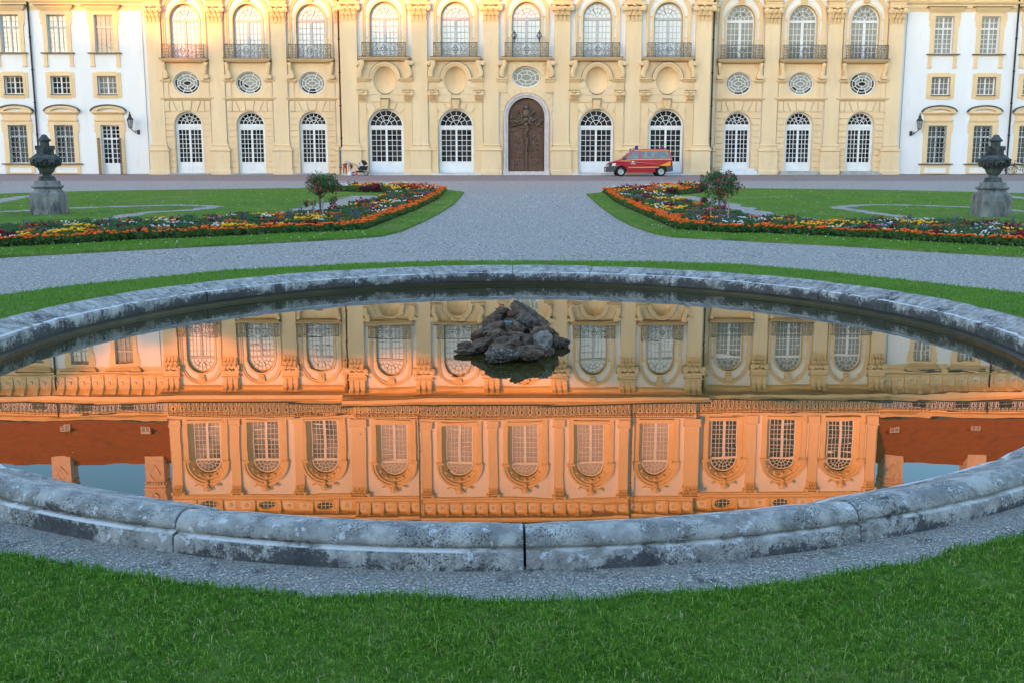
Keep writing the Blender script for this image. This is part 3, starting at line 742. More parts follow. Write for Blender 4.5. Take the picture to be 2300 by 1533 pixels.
# ---- lower storey fields
def course_rows(mb, W_, half, zs, top, zlist, yf, yb, gap=.08, cut=None):
    """rusticated blocks either side of an arched opening; cut = other loop to stay clear of"""
    def edge(z):
        if z <= zs: return half+.03
        d = half*half-(z-zs)**2
        return math.sqrt(d)+.03 if d > 0 else 0.0
    for z0, z1 in zip(zlist[:-1], zlist[1:]):
        a, b = z0+gap/2, z1-gap/2
        zz = [a+(b-a)*k/5 for k in range(6)]
        if edge(b) > 0:
            for s in (-1, 1):
                poly = [(s*W_, a)]+[(s*edge(z), z) for z in zz]+[(s*W_, b)]
                mb.panel(poly, [], yf, yb)
def field_centre():
    mb = MB(); 
    mb.panel(rect(-1.87, 1.87, 1.25, 9.36), [arch(1.27, 1.26, 4.76, 18, 1.27), oval(.80, .945, 8.0, 32)], .14, .32, .45)
    course_rows(mb, 1.34, 1.27, 4.76, 6.1, [1.45+.47*k for k in range(0, 10)], .06, .14)
    for s in (-1, 1):   # voussoirs over the door
        for lo, hi in (((.36, 6.09), (.34, 6.44)), ((.80, 5.80), (.98, 6.44))):
            pass
        mb.panel([(s*.34, 6.12), (s*.62, 5.98), (s*.82, 6.42), (s*.36, 6.42)], [], .06, .14)
        mb.panel([(s*.70, 5.93), (s*.98, 5.70), (s*1.34, 6.02), (s*1.34, 6.42), (s*.90, 6.42)], [], .06, .14)
    for z0, z1 in ((6.5, 6.98), (7.0, 7.45), (7.48, 7.95)):
        for s in (-1, 1): 
            e = [.82*math.sqrt(max(0, 1-((z-8.0)/.965)**2)) for z in np.linspace(z0, z1, 5)]
            poly = [(s*1.34, z0)]+[(s*max(.33, x+.03), z) for x, z in zip(e, np.linspace(z0, z1, 5))]+[(s*1.34, z1)]
            mb.panel(poly, [], .06, .14)
    for s in (-1, 1): mb.box(min(s*.42, s*1.5), max(s*.42, s*1.5), .10, .14, 9.12, 9.15)
    mb.cur = 1
    for s in (-1, 1): mb.box(min(s*1.87, s*2.03), max(s*1.87, s*2.03), .165, .32, 3.5, 9.3)
    return mb.mesh("bay_front", [YEL, WHT])
def hood_centre():
    mb = MB()
    inner = [(.86*math.cos(R(a)), 8.0+1.0*math.sin(R(a))) for a in range(0, 181, 10)]
    outer = [(1.12*math.cos(R(a)), 8.08+1.2*math.sin(R(a))) for a in range(0, 181, 10)]
    mid = [(1.0*math.cos(R(a)), 8.04+1.1*math.sin(R(a))) for a in range(0, 181, 10)]
    mb.ring(mid, inner, .02, .14); mb.ring(outer, mid, -.06, .14)
    out2 = [(1.15*math.cos(R(a)), 8.08+1.23*math.sin(R(a))) for a in range(0, 181, 10)]
    mb.cur = 1; mb.ring(out2, [(1.12*math.cos(R(a)), 8.082+1.2*math.sin(R(a))) for a in range(0, 181, 10)], -.08, .14); mb.cur = 0
    for s in (-1, 1):
        x0, x1 = sorted((s*1.1, s*2.0))
        mb.sweep([(.02, 7.86), (-.02, 7.93), (-.06, 7.96), (-.10, 8.06), (-.14, 8.10), (-.14, 8.16)], x0, x1, .14)
        a, b = sorted((s*1.32, s*1.93))
        mb.sweep([(-.06, 7.9), (-.10, 7.95), (-.16, 8.05), (-.24, 8.09), (-.24, 8.165)], a-.05, b+.05, .14)
    return mb.mesh("niche_hood", [YELT, LEAD])
def niche():
    """shell shaped hollow behind the oval opening"""
    mb = MB(); mb.smooth = True; n = 28; rows = []
    for i in range(7):
        a = math.pi/2*i/6; r = math.cos(a); d = math.sin(a)*.62
        rows.append([(.80*r*math.cos(2*math.pi*k/n), .14+d, 8.0+.945*r*math.sin(2*math.pi*k/n)) for k in range(n)])
    mb.add([p for r in rows for p in r], [(i*n+k, i*n+(k+1) % n, (i+1)*n+(k+1) % n, (i+1)*n+k) for i in range(6) for k in range(n)])
    mb.smooth = False
    lip = [(.80*math.cos(2*math.pi*k/40), 8.0+.945*math.sin(2*math.pi*k/40)) for k in range(25, 36)]
    lip2 = [(.84*math.cos(2*math.pi*k/40), 8.0+.985*math.sin(2*math.pi*k/40)) for k in range(25, 36)]
    mb.cur = 1; mb.ring(lip, lip2, .09, .2)
    return mb.mesh("niche", [YEL, LEAD])
def small_pil():
    """small pilasters either side of the ground floor bay, with frieze block above"""
    mb = MB(); w = .56
    mb.box(-w/2-.05, w/2+.05, -.0, .32, 1.25, 1.9)
    mb.box(-w/2-.02, w/2+.02, .02, .32, 1.9, 3.05); mb.mould([(.0, 3.05), (-.03, 3.1), (.02, 3.16)], -w/2, w/2, .32)
    mb.box(-w/2, w/2, .05, .32, 3.16, 6.42)
    capital(mb, w, .78, 6.42, 7.28, .05)
    mb.box(-.3, .3, .04, .32, 7.30, 8.0)
    for k in range(4): mb.box(-.25+.14*k, -.25+.14*k+.08, .015, .04, 7.36, 7.88)
    mb.cur = 1; mb.box(-.41, .41, -.2, .3, 7.285, 7.315)
    return mb.mesh("small_pilaster", [YELT, LEAD])
def keystone():
    mb = MB()
    for x in (-.17, 0, .17): mb.frust(x*.62-.05, x*.62+.05, -.05, .14, 6.02, x-.08, x+.08, -.16, .14, 6.62)
    mb.frust(-.17, .17, .0, .14, 6.0, -.28, .28, -.1, .14, 6.62)
    mb.mould([(-.12, 6.62), (-.2, 6.70)], -.28, .28, .14)
    mb.cur = 1; mb.box(-.33, .33, -.24, .14, 6.705, 6.735)
    return mb.mesh("keystone", [YELT, LEAD])
def volute_bracket(flip):
    """S scroll bracket carrying the balcony; flip: roll outward at the foot"""
    mb = MB()
    if not flip:
        c = [(.0, 9.36), (-.02, 9.1), (.06, 8.85), (.10, 8.6), (.04, 8.38), (.0, 8.22)]
        l = [(-.26+x*1.2, z) for x, z in c]; r = [(.10+x*.9, z) for x, z in c]
        a = [(-.28, 9.36), (-.33, 9.15), (-.26, 8.9), (-.12, 8.65), (-.10, 8.4), (-.13, 8.2)]
        b = [(.06, 9.36), (.04, 9.1), (.08, 8.9), (.2, 8.65), (.22, 8.4), (.12, 8.2)]
        mb.ring(a, b, -.28, .3)
        mb.ring([(x+.1, z) for x, z in a], [(x-.1, z) for x, z in b], -.33, -.28)
        mb.disc(.16, 9.17, .15, -.34, .2, 16); mb.disc(.16, 9.17, .07, -.38, -.34, 10)
    else:
        a = [(-.12, 9.3), (-.16, 9.1), (-.14, 8.85), (-.28, 8.55), (-.34, 8.35), (-.24, 8.18)]
        b = [(.16, 9.3), (.08, 9.1), (.06, 8.85), (.0, 8.55), (.02, 8.35), (.08, 8.18)]
        mb.ring(a, b, -.24, .3)
        mb.ring([(x+.08, z) for x, z in a], [(x-.08, z) for x, z in b], -.29, -.24)
        mb.disc(.08, 8.3, .14, -.3, .2, 16); mb.disc(.08, 8.3, .06, -.34, -.3, 10); mb.disc(0, 9.2, .12, -.3, .2, 14)
    return mb.mesh("scroll_bracket", YELT)
FC, HC, NC, SPM, KM, VC, VS = field_centre(), hood_centre(), niche(), small_pil(), keystone(), volute_bracket(False), volute_bracket(True)
def slab_mesh(w):
    mb = MB()
    mb.mould([(.1, 9.32), (-.25, 9.36), (-.32, 9.42), (-.42, 9.48), (-.48, 9.56)], -w+.36, w-.36, .3)
    mb.cur = 1; mb.box(-w-.19, w+.19, -.50, .3, 9.565, 9.605)
    return mb.mesh("balcony_slab", [YELT, LEAD])
def spiral(cx, cz, r, a0, turns, sgn=1, n=20, k=.22):
    return [(cx+r*(1-(1-k)*i/n)*math.cos(a0+sgn*turns*2*math.pi*i/n), cz+r*(1-(1-k)*i/n)*math.sin(a0+sgn*turns*2*math.pi*i/n)) for i in range(n+1)]
def rail_mesh(w, core):
    mb = MB(); y0, y1 = -.43, -.40; z0, z1 = 9.66, 10.56
    mb.box(-w, w, y0-.01, y1+.01, z1-.035, z1+.01); mb.box(-w, w, y0, y1, z0, z0+.03)
    for s in (-1, 1):
        mb.box(min(s*w, s*(w-.03)), max(s*w, s*(w-.03)), y0, .3, z1-.03, z1); mb.box(min(s*w, s*(w-.03)), max(s*w, s*(w-.03)), y0, .3, z0, z0+.03)
        for x in (s*w, s*core): mb.box(x-.018, x+.018, y0, y1, 9.61, z1)
    hz = (z0+z1)/2
    for s in (-1, 1):
        for dz in (-1, 1):
            mb.line(spiral(s*core*.80, hz+dz*.2, .17, 0 if s < 0 else math.pi, 1.5, s*dz), .026, y0, y1)
            mb.line(spiral(s*core*.45, hz+dz*.2, .16, math.pi/2*dz, 1.3, -s*dz), .026, y0, y1)
        mb.line([(s*.0, hz+.32), (s*.12, hz+.12), (s*.3, hz), (s*.12, hz-.12), (0, hz-.32)], .026, y0, y1)
        mb.line([(s*core*.98, hz+.34), (s*core*.6, hz+.38), (s*.2, hz+.36)], .022, y0, y1); mb.line([(s*core*.98, hz-.34), (s*core*.6, hz-.38), (s*.2, hz-.36)], .022, y0, y1)
        mb.line([(s*core*.9, hz), (s*.3, hz)], .02, y0, y1)
    mb.line([(.16*math.cos(2*math.pi*k/16), hz+.12*math.sin(2*math.pi*k/16)) for k in range(17)], .026, y0, y1)
    mb.cur = 1
    for s in (-1, 1):   # dense gilded end panels
        xa, xb = sorted((s*(core+.03), s*(w-.03))); cx = (xa+xb)/2; ww = xb-xa
        for j in range(4):
            zc = z0+.14+j*.2
            for q in (-1, 1):
                mb.line(spiral(cx+q*ww*.24, zc, ww*.22, 0 if q > 0 else math.pi, 1.2, q, 12), .034, y0, y1)
        mb.line([(cx, z0), (cx, z1)], .03, y0, y1)
        mb.line([(xa, z0+.05), (xb, z1-.1)], .02, y0, y1); mb.line([(xb, z0+.05), (xa, z1-.1)], .02, y0, y1)
    for x in (0, .45*core, -.45*core): mb.blob((x, y0, hz), .05, .02, .05, 6, 4)
    return mb.mesh("railing", [IRON, GILT])
SLC, SLS = slab_mesh(1.62), slab_mesh(1.5)
RLC, RLS = rail_mesh(1.53, 1.0), rail_mesh(1.5, 1.0)

# ---- glazed openings: white joinery plus pane
def fan(mb, w, zs, rz, y0, y1, nout, nin, b=.034):
    def pt(r, a): return (r*w*math.cos(a), zs+r*rz*math.sin(a))
    for r in (.68, .36):
        mb.line([pt(r, math.pi*k/20) for k in range(21)], b, y0, y1)
    for k in range(1, nout): mb.line([pt(.68, math.pi*k/nout), pt(.98, math.pi*k/nout)], b, y0, y1)
    for k in range(1, nin): mb.line([pt(.36, math.pi*k/nin), pt(.68, math.pi*k/nin)], b, y0, y1)
    for a in (R(60), R(120)): mb.line([pt(0.02, a), pt(.68, a)], b, y0, y1)
def door_mesh(w, z0, zs, rz, rows, zg0, zg1, y=.40):
    mb = MB(); f = .12
    mb.ring(arch(w, z0, zs, 18, rz), arch(w-f, z0, zs, 18, rz-f), y, y+.16)
    wi = w-f; y1 = y+.10
    mb.box(-wi, wi, y-.03, y1, zs-.12, zs+.10)                    # transom
    mb.box(-.07, .07, y-.02, y1, z0, zs-.12)                     # meeting stiles
    for s in (-1, 1):
        a, b = sorted((s*.07, s*wi))
        mb.box(a, b, y+.02, y1, zg1, zs-.12)
        mb.box(a, b, y+.02, y1, z0, zg0); mb.box(a+.1, b-.1, y-.01, y+.02, z0+.14, zg0-.12)
        mb.box(a, b, y, y1, z0, z0+.1)
        sx0, sx1 = (s*wi-.07, s*wi) if s > 0 else (-wi, -wi+.07)
        mb.box(sx0, sx1, y, y1, zg0, zg1)
        c0, c1 = sorted((s*.07, s*(wi-.07)))
        for k in (1, 2): xx = c0+(c1-c0)*k/3; mb.box(xx-.018, xx+.018, y+.02, y1-.02, zg0, zg1)
        for k in range(1, rows): zz = zg0+(zg1-zg0)*k/rows; mb.box(c0, c1, y+.021, y1-.021, zz-.018, zz+.018)
    fan(mb, wi, zs+.10, rz-f-.10, y+.02, y1-.02, 8, 5)
    me = mb.mesh("door", WOODW)
    pb = MB(); lp = arch(w-.05, zg0-.05, zs, 18, rz-.05); pb.panel(lp, [], y+.07)
    return me, pb
def pane_variants(pb, name="pane"):
    cache = {}
    def get(m):
        if m.name not in cache: cache[m.name] = pb.mesh(name, m)
        return cache[m.name]
    return get
def window_mesh(w, z0, zs, rz, cols, rows, y, fanlight=True, mid=.10, nout=8, nin=6, wood=WOODW):
    mb = MB(); f = .09; wi = w-f; y1 = y+.09
    if fanlight:
        mb.ring(arch(w, z0, zs, 18, rz), arch(wi, z0, zs, 18, rz-f), y, y+.14)
        mb.box(-wi, wi, y-.03, y1, zs-.10, zs+.08); top = zs-.10
        fan(mb, wi, zs+.08, rz-f-.08, y+.02, y1-.01, nout, nin, .04)
    else:
        mb.ring([(-w, z0), (-w, zs), (w, zs), (w, z0)], [(-wi, z0), (-wi, zs-f), (wi, zs-f), (wi, z0)], y, y+.14); top = zs-f
    mb.box(-wi, wi, y, y1, z0, z0+.12)
    mb.box(-mid, mid, y-.02, y1, z0, top)
    for s in (-1, 1):
        a, b = sorted((s*mid, s*(wi-.04)))
        for k in range(1, cols): xx = a+(b-a)*k/cols; mb.box(xx-.02, xx+.02, y+.02, y1-.02, z0+.12, top)
        for k in range(1, rows): zz = z0+.12+(top-z0-.12)*k/rows; mb.box(a, b, y+.021, y1-.021, zz-.02, zz+.02)
    me = mb.mesh("window", wood)
    pb = MB()
    pb.panel(arch(w-.03, z0, zs, 18, rz-.03) if fanlight else rect(-w+.03, w-.03, z0, zs-.03), [], y+.06)
    return me, pb
DCm, pb = door_mesh(1.26, 1.5, 4.76, 1.26, 6, 2.31, 4.55); DCp = pane_variants(pb)
DSm, pb = door_mesh(1.0, 1.42, 4.9, 1.0, 7, 2.27, 4.58); DSp = pane_variants(pb)
UWm, pb = window_mesh(1.02, 9.6, 12.3, 1.10, 3, 6, .52); UWp = pane_variants(pb)
UWg, _pb = window_mesh(1.02, 9.6, 12.3, 1.10, 3, 6, .52, wood=WOODSHADE)
AWg, _pb = window_mesh(1.03, 17.3, 20.42, 1.04, 3, 8, .72, wood=WOODSHADE)
AWm, pb = window_mesh(1.03, 17.3, 20.42, 1.04, 3, 8, .72); AWp = pane_variants(pb)

# upper window surround
def up_surround():
    mb = MB()
    def A(w, rz, zs, n=20): return [(-w, 9.6)]+[(-w*math.cos(math.pi*k/n), zs+rz*math.sin(math.pi*k/n)) for k in range(n+1)]+[(w, 9.6)]
    mb.ring(A(1.04, 1.12, 12.3), A(1.17, 1.26, 12.3), .22, .6)      # inner moulding
    mb.ring(A(1.34, 1.42, 12.62), A(1.46, 1.52, 12.66), .20, .31)
    mb.ring(A(1.46, 1.52, 12.66), A(1.58, 1.60, 12.70), .14, .31)      # outer architrave
    for s in (-1, 1):
        for z in (10.9, 12.35): mb.box(min(s*1.15, s*1.36), max(s*1.15, s*1.36), .25, .31, z, z+.12)
    mb.frust(-.2, .2, .14, .31, 13.56, -.3, .3, .10, .31, 14.08)
    mb.disc(0, 13.82, .13, .05, .14, 10)
    return mb.mesh("window_surround", YELT)
US = up_surround()
def at_surround():
    mb = MB(); zs = 20.45
    jam = lambda x0, x1, yf: [mb.box(min(s*x0, s*x1), max(s*x0, s*x1), yf, .78, 16.9, zs) for s in (-1, 1)]
    jam(1.34, 1.70, .14)
    for s in (-1, 1):
        a, b = sorted((s*1.30, s*1.72))
        mb.mould([(.12, zs-.16), (.06, zs-.08), (.04, zs+.04), (.10, zs+.06)], a, b, .5)
    N = 22
    def A(r): return [(-r*math.cos(math.pi*k/N), zs+.06+r*math.sin(math.pi*k/N)) for k in range(N+1)]
    # splayed soffit from the glass to the face, with rosettes
    a = [(p[0], .70, p[1]) for p in A(1.04)]; b = [(p[0], .22, p[1]) for p in A(1.42)]
    n = len(a); mb.add(a+b, [(i, i+1, n+i+1, n+i) for i in range(n-1)])
    mb.ring(A(1.42), A(1.60), .16, .4); mb.ring(A(1.60), A(1.76), .06, .4)
    for ang in (30, 60, 90, 120, 150):
        x, z = 1.22*math.cos(R(ang)), zs+.06+1.22*math.sin(R(ang)); mb.blob((x, .44, z), .13, .1, .13, 8, 5)
        if ang in (60, 90, 120): mb.disc(x, z, .09, .30, .45, 10)
    # reveal of the straight part
    for s in (-1, 1): mb.add([(s*1.34, .3, 17.0), (s*1.34, .3, zs+.06), (s*1.04, .72, zs+.06), (s*1.04, .72, 17.0)], [(0, 1, 2, 3)])
    mb.box(-1.42, 1.42, .10, .75, 17.02, 17.30)
    # mask and garland
    mb.blob((0, -.02, 22.42), .22, .16, .30, 10, 7); mb.blob((0, -.16, 22.36), .07, .07, .1, 6, 5)
    for s in (-1, 1):
        mb.blob((s*.2, .02, 22.55), .14, .1, .16, 7, 5)
        for k in range(6): mb.blob((s*(.26+.13*k), .12, 22.40-.20*math.sin(k/5*math.pi*.8)), .095, .07, .07, 6, 4)
    mb.blob((0, .0, 22.05), .14, .1, .16, 7, 5)
    return mb.mesh("window_surround", YELT)
AS = at_surround()

# ---- portal bay
def field_portal():
    mb = MB()
    mb.panel(rect(-1.87, 1.87, 1.25, 9.36), [arch(1.63, 1.26, 5.48, 20, 1.63), oval(1.02, .74, 8.23, 32)], .14, .32, .45)
    course_rows(mb, 1.86, 1.66, 5.48, 7, [1.5+.47*k for k in range(0, 9)], .06, .14)
    for s in (-1, 1):   # radiating joints as separate wedges
        for a0 in range(12, 88, 13):
            a1 = min(90, a0+12.3)
            p0 = [(s*1.68*math.cos(R(a)), 5.48+1.68*math.sin(R(a))) for a in (a0, (a0+a1)/2, a1)]
            def out(a):
                c, q = math.cos(R(a)), math.sin(R(a)); L_ = min(1.86/max(c, .02), (7.42-5.48)/max(q, .02)) ; return (s*L_*c, 5.48+L_*q)
            mb.panel(p0+[out(a1), out(a0)], [], .06, .14)
        for a0 in range(8, 90, 14):
            a1 = min(90, a0+13)
            p0 = [(s*1.06*math.cos(R(a)), 8.23+.78*math.sin(R(a))) for a in (a0, (a0+a1)/2, a1)]
            def out(a):
                c, q = math.cos(R(a)), math.sin(R(a)); L_ = min(1.3/max(c, .02), (9.28-8.23)/max(q, .02)); return (s*L_*c, 8.23+L_*q)
            mb.panel(p0+[out(a1), out(a0)], [], .06, .14)
    for s in (-1, 1):
        a, b = sorted((s*1.42, s*2.02))
        mb.box(a, b, .04, .32, 7.30, 8.0)
        for k in range(4): x = a+.05+.14*k; mb.box(x, x+.08, .015, .04, 7.36, 7.88); mb.box(x, x+.07, .0, .1, 7.06, 7.14)
        mb.mould([(.02, 7.14), (-.02, 7.2), (-.02, 7.28)], a, b, .32)
        mb.sweep([(-.02, 7.86), (-.06, 7.93), (-.12, 8.05), (-.2, 8.09), (-.2, 8.165)], a-.12, b+.05, .3)
    mb.cur = 1
    for s in (-1, 1): mb.box(min(s*1.87, s*2.03), max(s*1.87, s*2.03), .165, .32, 3.5, 9.3)
    return mb.mesh("bay_front", [YEL, WHT])
mb = MB()
mb.ring(arch(1.62, 1.75, 5.48, 24), arch(1.48, 1.75, 5.48, 24), .02, .3); mb.ring(arch(1.48, 1.75, 5.48, 24), arch(1.31, 1.75, 5.48, 24, 1.33), .12, .55)
for s in (-1, 1): mb.box(min(s*1.30, s*1.68), max(s*1.30, s*1.68), -.02, .5, 1.3, 1.75)
mb.box(-1.70, 1.70, -.3, .6, 1.2, 1.47); mb.box(-1.34, 1.34, .05, .7, 1.47, 1.60)
portal_frame = mb.mesh("portal_frame", PINKST)
# carved oak double door
mb = MB(); yd = .46
mb.panel(arch(1.31, 1.6, 5.48, 24, 1.33), [], yd)
mb.cur = 0
for s in (-1, 1):
    a, b = sorted((s*.12, s*1.22))
    mb.box(a, b, yd-.06, yd, 1.66, 2.60); mb.box(a+.12, b-.12, yd-.10, yd-.06, 1.85, 2.48)
    mb.box(a, b, yd-.06, yd, 2.72, 4.72)
    mb.ring([(a+.14, 2.86), (a+.14, 4.5), (b-.14, 4.62 if s < 0 else 4.5), (b-.14, 2.86)], [(a+.22, 2.94), (a+.22, 4.42), (b-.22, 4.5 if s < 0 else 4.42), (b-.22, 2.94)], yd-.13, yd-.05, True)
mb.box(-1.3, 1.3, yd-.14, yd, 2.62, 2.70)
mb.line([(-1.3, 4.80), (-.9, 4.86), (-.45, 5.0), (0, 5.08), (.45, 5.0), (.9, 4.86), (1.3, 4.80)], .09, yd-.16, yd)
mb.box(-.085, .085, yd-.16, yd, 1.6, 5.0)
portal_door = mb.mesh("double_door", OAK)
r2 = random.Random(3)
mb = MB(); mb.smooth = True
for k in range(9): mb.blob((.09*math.sin(k*1.25), yd-.2, 3.6+k*.165), .10+.03*(k > 4), .08, .13, 7, 5)         # figure on the stile
mb.blob((0, yd-.22, 4.9), .12, .1, .14, 8, 6); mb.blob((.06, yd-.2, 2.85), .1, .06, .12, 8, 6)
mb.tube([(-.1, yd-.2, 4.5), (.12, yd-.27, 4.25), (-.08, yd-.24, 3.95), (.1, yd-.24, 3.7), (.05, yd-.2, 3.3), (.05, yd-.18, 2.85)], .045, 6)
herm = mb.mesh("carved_figure", BRONZE)
mb = MB(); mb.smooth = True
for s in (-1, 1):
    mb.line(spiral(s*.28, 5.12, .14, math.pi if s > 0 else 0, 1.4, -s), .06, yd-.24, yd-.04)
    for k in range(22):   # trophies of arms and captives round the shield
        q = k/21; mb.blob((s*(.2+.9*q), yd-.12-r2.uniform(0, .10), 5.18+.18*math.sin(q*7)+r2.uniform(-.16, .16)), r2.uniform(.07, .13), .08, r2.uniform(.06, .13), 7, 5)
    mb.tube([(s*.55, yd-.14, 5.2), (s*.95, yd-.14, 5.9)], .03, 5); mb.tube([(s*.42, yd-.14, 5.2), (s*.62, yd-.14, 5.95)], .03, 5); mb.tube([(s*.8, yd-.14, 5.2), (s*1.12, yd-.14, 5.6)], .025, 5)
    mb.tube([(s*.2, yd-.15, 5.45), (s*.38, yd-.2, 5.7), (s*.55, yd-.2, 5.85), (s*.66, yd-.2, 5.76)], .06, 6)
    mb.tube([(s*.2, yd-.15, 5.8), (s*.32, yd-.2, 6.12), (s*.2, yd-.2, 6.3)], .05, 6)
mb.blob((0, yd-.08, 5.72), .27, .16, .32, 14, 9); mb.blob((0, yd-.14, 6.14), .2, .1, .16, 8, 6); mb.blob((.05, yd-.14, 6.34), .1, .08, .12, 8, 6); mb.blob((-.02, yd-.18, 5.28), .2, .12, .16, 8, 6)
crest = mb.mesh("carved_crest", BRONZE)
reliefs = []
for s in (-1, 1):
    mb = MB(); mb.smooth = True
    mb.tube([(s*.08, yd-.10, 4.70), (s*.4, yd-.12, 4.72), (s*.75, yd-.12, 4.55), (s*1.0, yd-.12, 4.5), (s*1.05, yd-.10, 4.3)], .04, 6)
    reliefs.append(mb.mesh("carved_scroll", BRONZE))
    mb = MB(); mb.smooth = True
    for k in range(60): z = r2.triangular(2.98, 4.3, 3.2); mb.blob((s*(.63+r2.uniform(-.24, .24)), yd-.07, z), r2.uniform(.04, .09), .06, r2.uniform(.04, .09), 6, 4)
    reliefs.append(mb.mesh("carved_relief", BRONZE))
    mb = MB(); mb.smooth = True
    for k in range(26): mb.blob((s*(.66+r2.gauss(0, .15)), yd-.10, 2.17+r2.gauss(0, .09)), r2.uniform(.05, .09), .06, r2.uniform(.04, .07), 6, 4)
    reliefs.append(mb.mesh("carved_relief", BRONZE))
def oculus_mesh(a, b, zc, rings, y=.34):
    mb = MB()
    mb.ring(oval(a, b, zc, 36), oval(a-.07, b-.07, zc, 36), y-.03, y+.12, True)
    for r, q in rings: 
        mb.ring(oval(a*r+.022, b*q+.022, zc, 30), oval(a*r-.022, b*q-.022, zc, 30), y, y+.06, True)
    pr = [(1.0, 1.0)]+rings
    for j, (n, off) in enumerate(((8, 0), (8 if len(rings) > 2 else 6, 22.5), (4, 0))[:len(rings)]):
        for k in range(n):
            t = R(off+360*k/n+(22.5 if n == 8 and j == 0 else 0)); c, q = math.cos(t), math.sin(t)
            mb.line([(a*pr[j][0]*c*.97, zc+b*pr[j][1]*q*.97), (a*pr[j+1][0]*c, zc+b*pr[j+1][1]*q)], .042, y+.005, y+.055)
    me = mb.mesh("oculus_window", WOODW); pb = MB(); pb.panel(oval(a-.03, b-.03, zc, 36), [], y+.05); return me, pb
OPm, pb = oculus_mesh(1.0, .72, 8.23, [(.66, .66), (.36, .32)]); OPp = pane_variants(pb)
OSm, pb = oculus_mesh(.94, .81, 7.9, [(.76, .72), (.54, .46), (.30, .20)]); OSp = pane_variants(pb)
def oculus_cells(a, b, zc, rings, y, dark):
    """glazing of an oval window cell by cell; cells in dark are open to the dark room"""
    mb = MB(); rr = [(1.0, 1.0)]+rings
    for j in range(len(rings)):
        for k in range(8):
            mb.cur = 1 if (j, k) in dark else 0
            aa = [2*math.pi*(k+q/4)/8+math.pi/8 for q in range(5)]
            o = [(a*rr[j][0]*math.cos(t), y, zc+b*rr[j][1]*math.sin(t)) for t in aa]; i_ = [(a*rr[j+1][0]*math.cos(t), y, zc+b*rr[j+1][1]*math.sin(t)) for t in aa]
            mb.add(o+i_, [(q, q+1, 6+q, 5+q) for q in range(4)])
    mb.cur = 1 if 'c' in dark else 0
    mb.add([(a*rr[-1][0]*math.cos(2*math.pi*k/20), y, zc+b*rr[-1][1]*math.sin(2*math.pi*k/20)) for k in range(20)], [tuple(range(20))])
    return mb.mesh("pane", [G_OLIVE, G_DARK])
OS_R = [(.76, .72), (.54, .46), (.30, .20)]
OS_DARK = [{'c', (0, 3), (0, 4), (0, 5), (0, 6), (0, 7), (2, 3), (1, 4), (1, 6)}, {(2, 4), (0, 3), (0, 4), (0, 6), (1, 3)}, {(0, 5), (0, 4), (1, 5)},
           {(0, 5), (0, 6)}, {(1, 4), (0, 6)}, {'c', (0, 3), (0, 4), (0, 5), (0, 6), (0, 7), (1, 4), (1, 5), (1, 3), (2, 1), (2, 4), (0, 2)}]

for i, u in enumerate(CB):
    if u:
        part("bay_front", FC, None, u); part("niche", NC, None, u); part("niche_hood", HC, None, u); part("keystone", KM, None, u)
        for s in (-1, 1): part("small_pilaster", SPM, None, u+s*1.63)
        d = part("door", DCm, None, u); part("pane", DCp(G_DARK), d)
    else:
        part("bay_front", field_portal(), None, 0); part("portal_frame", portal_frame)
        d = part("double_door", portal_door, None, 0, 0, "carved dark wooden double door"); part("carved_figure", herm, d); part("carved_crest", crest, d)
        for q in reliefs: part(q.name.split(".")[0], q, d)
        w_ = part("oculus_window", OPm); part("pane", OPp(G_OLIVE), w_)
    b_ = part("balcony_slab", SLC, None, u); part("railing", RLC, b_)
    for s in (-1, 1): part("scroll_bracket", VC, None, u+s*1.74, 0, None, s)
    part("window_surround", US, None, u); w_ = part("window", UWg, None, u); part("pane", UWp(G_CURTSKY), w_)

# ---- side bays
def field_side():
    mb = MB()
    mb.panel(rect(-1.66, 1.66, 1.25, 9.3), [arch(1.0, 1.26, 4.9, 18), oval(.94, .81, 7.9, 32)], .14, .32, .36)
    course_rows(mb, 1.66, 1.01, 4.9, 6.0, [1.42+.44*k for k in range(0, 11)], .06, .14)
    mb.panel([(-.22, 5.98), (.22, 5.98), (.34, 6.62), (-.34, 6.62)], [], .06, .14)
    for s in (-1, 1):
        mb.panel([(s*.30, 5.95), (s*.66, 5.88), (s*.98, 6.62), (s*.42, 6.62)], [], .06, .14)
        mb.panel([(s*.74, 5.90), (s*1.24, 5.90), (s*1.24, 6.62), (s*1.06, 6.62)], [], .06, .14)
        a, b = sorted((s*1.28, s*1.66))
        mb.box(a+.02, b, .04, .14, 5.9, 6.62); mb.box(a+.09, b-.07, .02, .04, 5.96, 6.55)
        mb.box(a, b, .09, .14, 6.9, 7.9); mb.box(a+.05, b-.05, .065, .09, 6.95, 7.4); mb.box(a+.05, b-.05, .065, .09, 7.46, 7.88)
        mb.mould([(.1, 7.86), (.04, 7.95), (-.04, 8.0), (-.10, 8.06), (-.10, 8.13)], a-.02, b+.02, .3)
        mb.box(min(s*.32, s*1.2), max(s*.32, s*1.2), .115, .14, 8.98, 9.01)
    mb.mould([(.12, 6.64), (.04, 6.72), (-.0, 6.76), (-.06, 6.84), (-.06, 6.89)], -1.72, 1.72, .3)
    for s in (-1, 1): a, b = sorted((s*1.30, s*1.74)); mb.mould([(.08, 6.65), (.0, 6.72), (-.05, 6.76), (-.11, 6.85), (-.11, 6.895)], a, b, .3)
    mb.cur = 1
    for s in (-1, 1): mb.box(min(s*1.66, s*1.82), max(s*1.66, s*1.82), .165, .32, 3.5, 9.25)
    return mb.mesh("bay_front", [YEL, WHT])
FS = field_side()
lowp = [G_MIX, G_MIX, G_OLIVE, G_OLIVE, G_OLIVE, G_DARK]
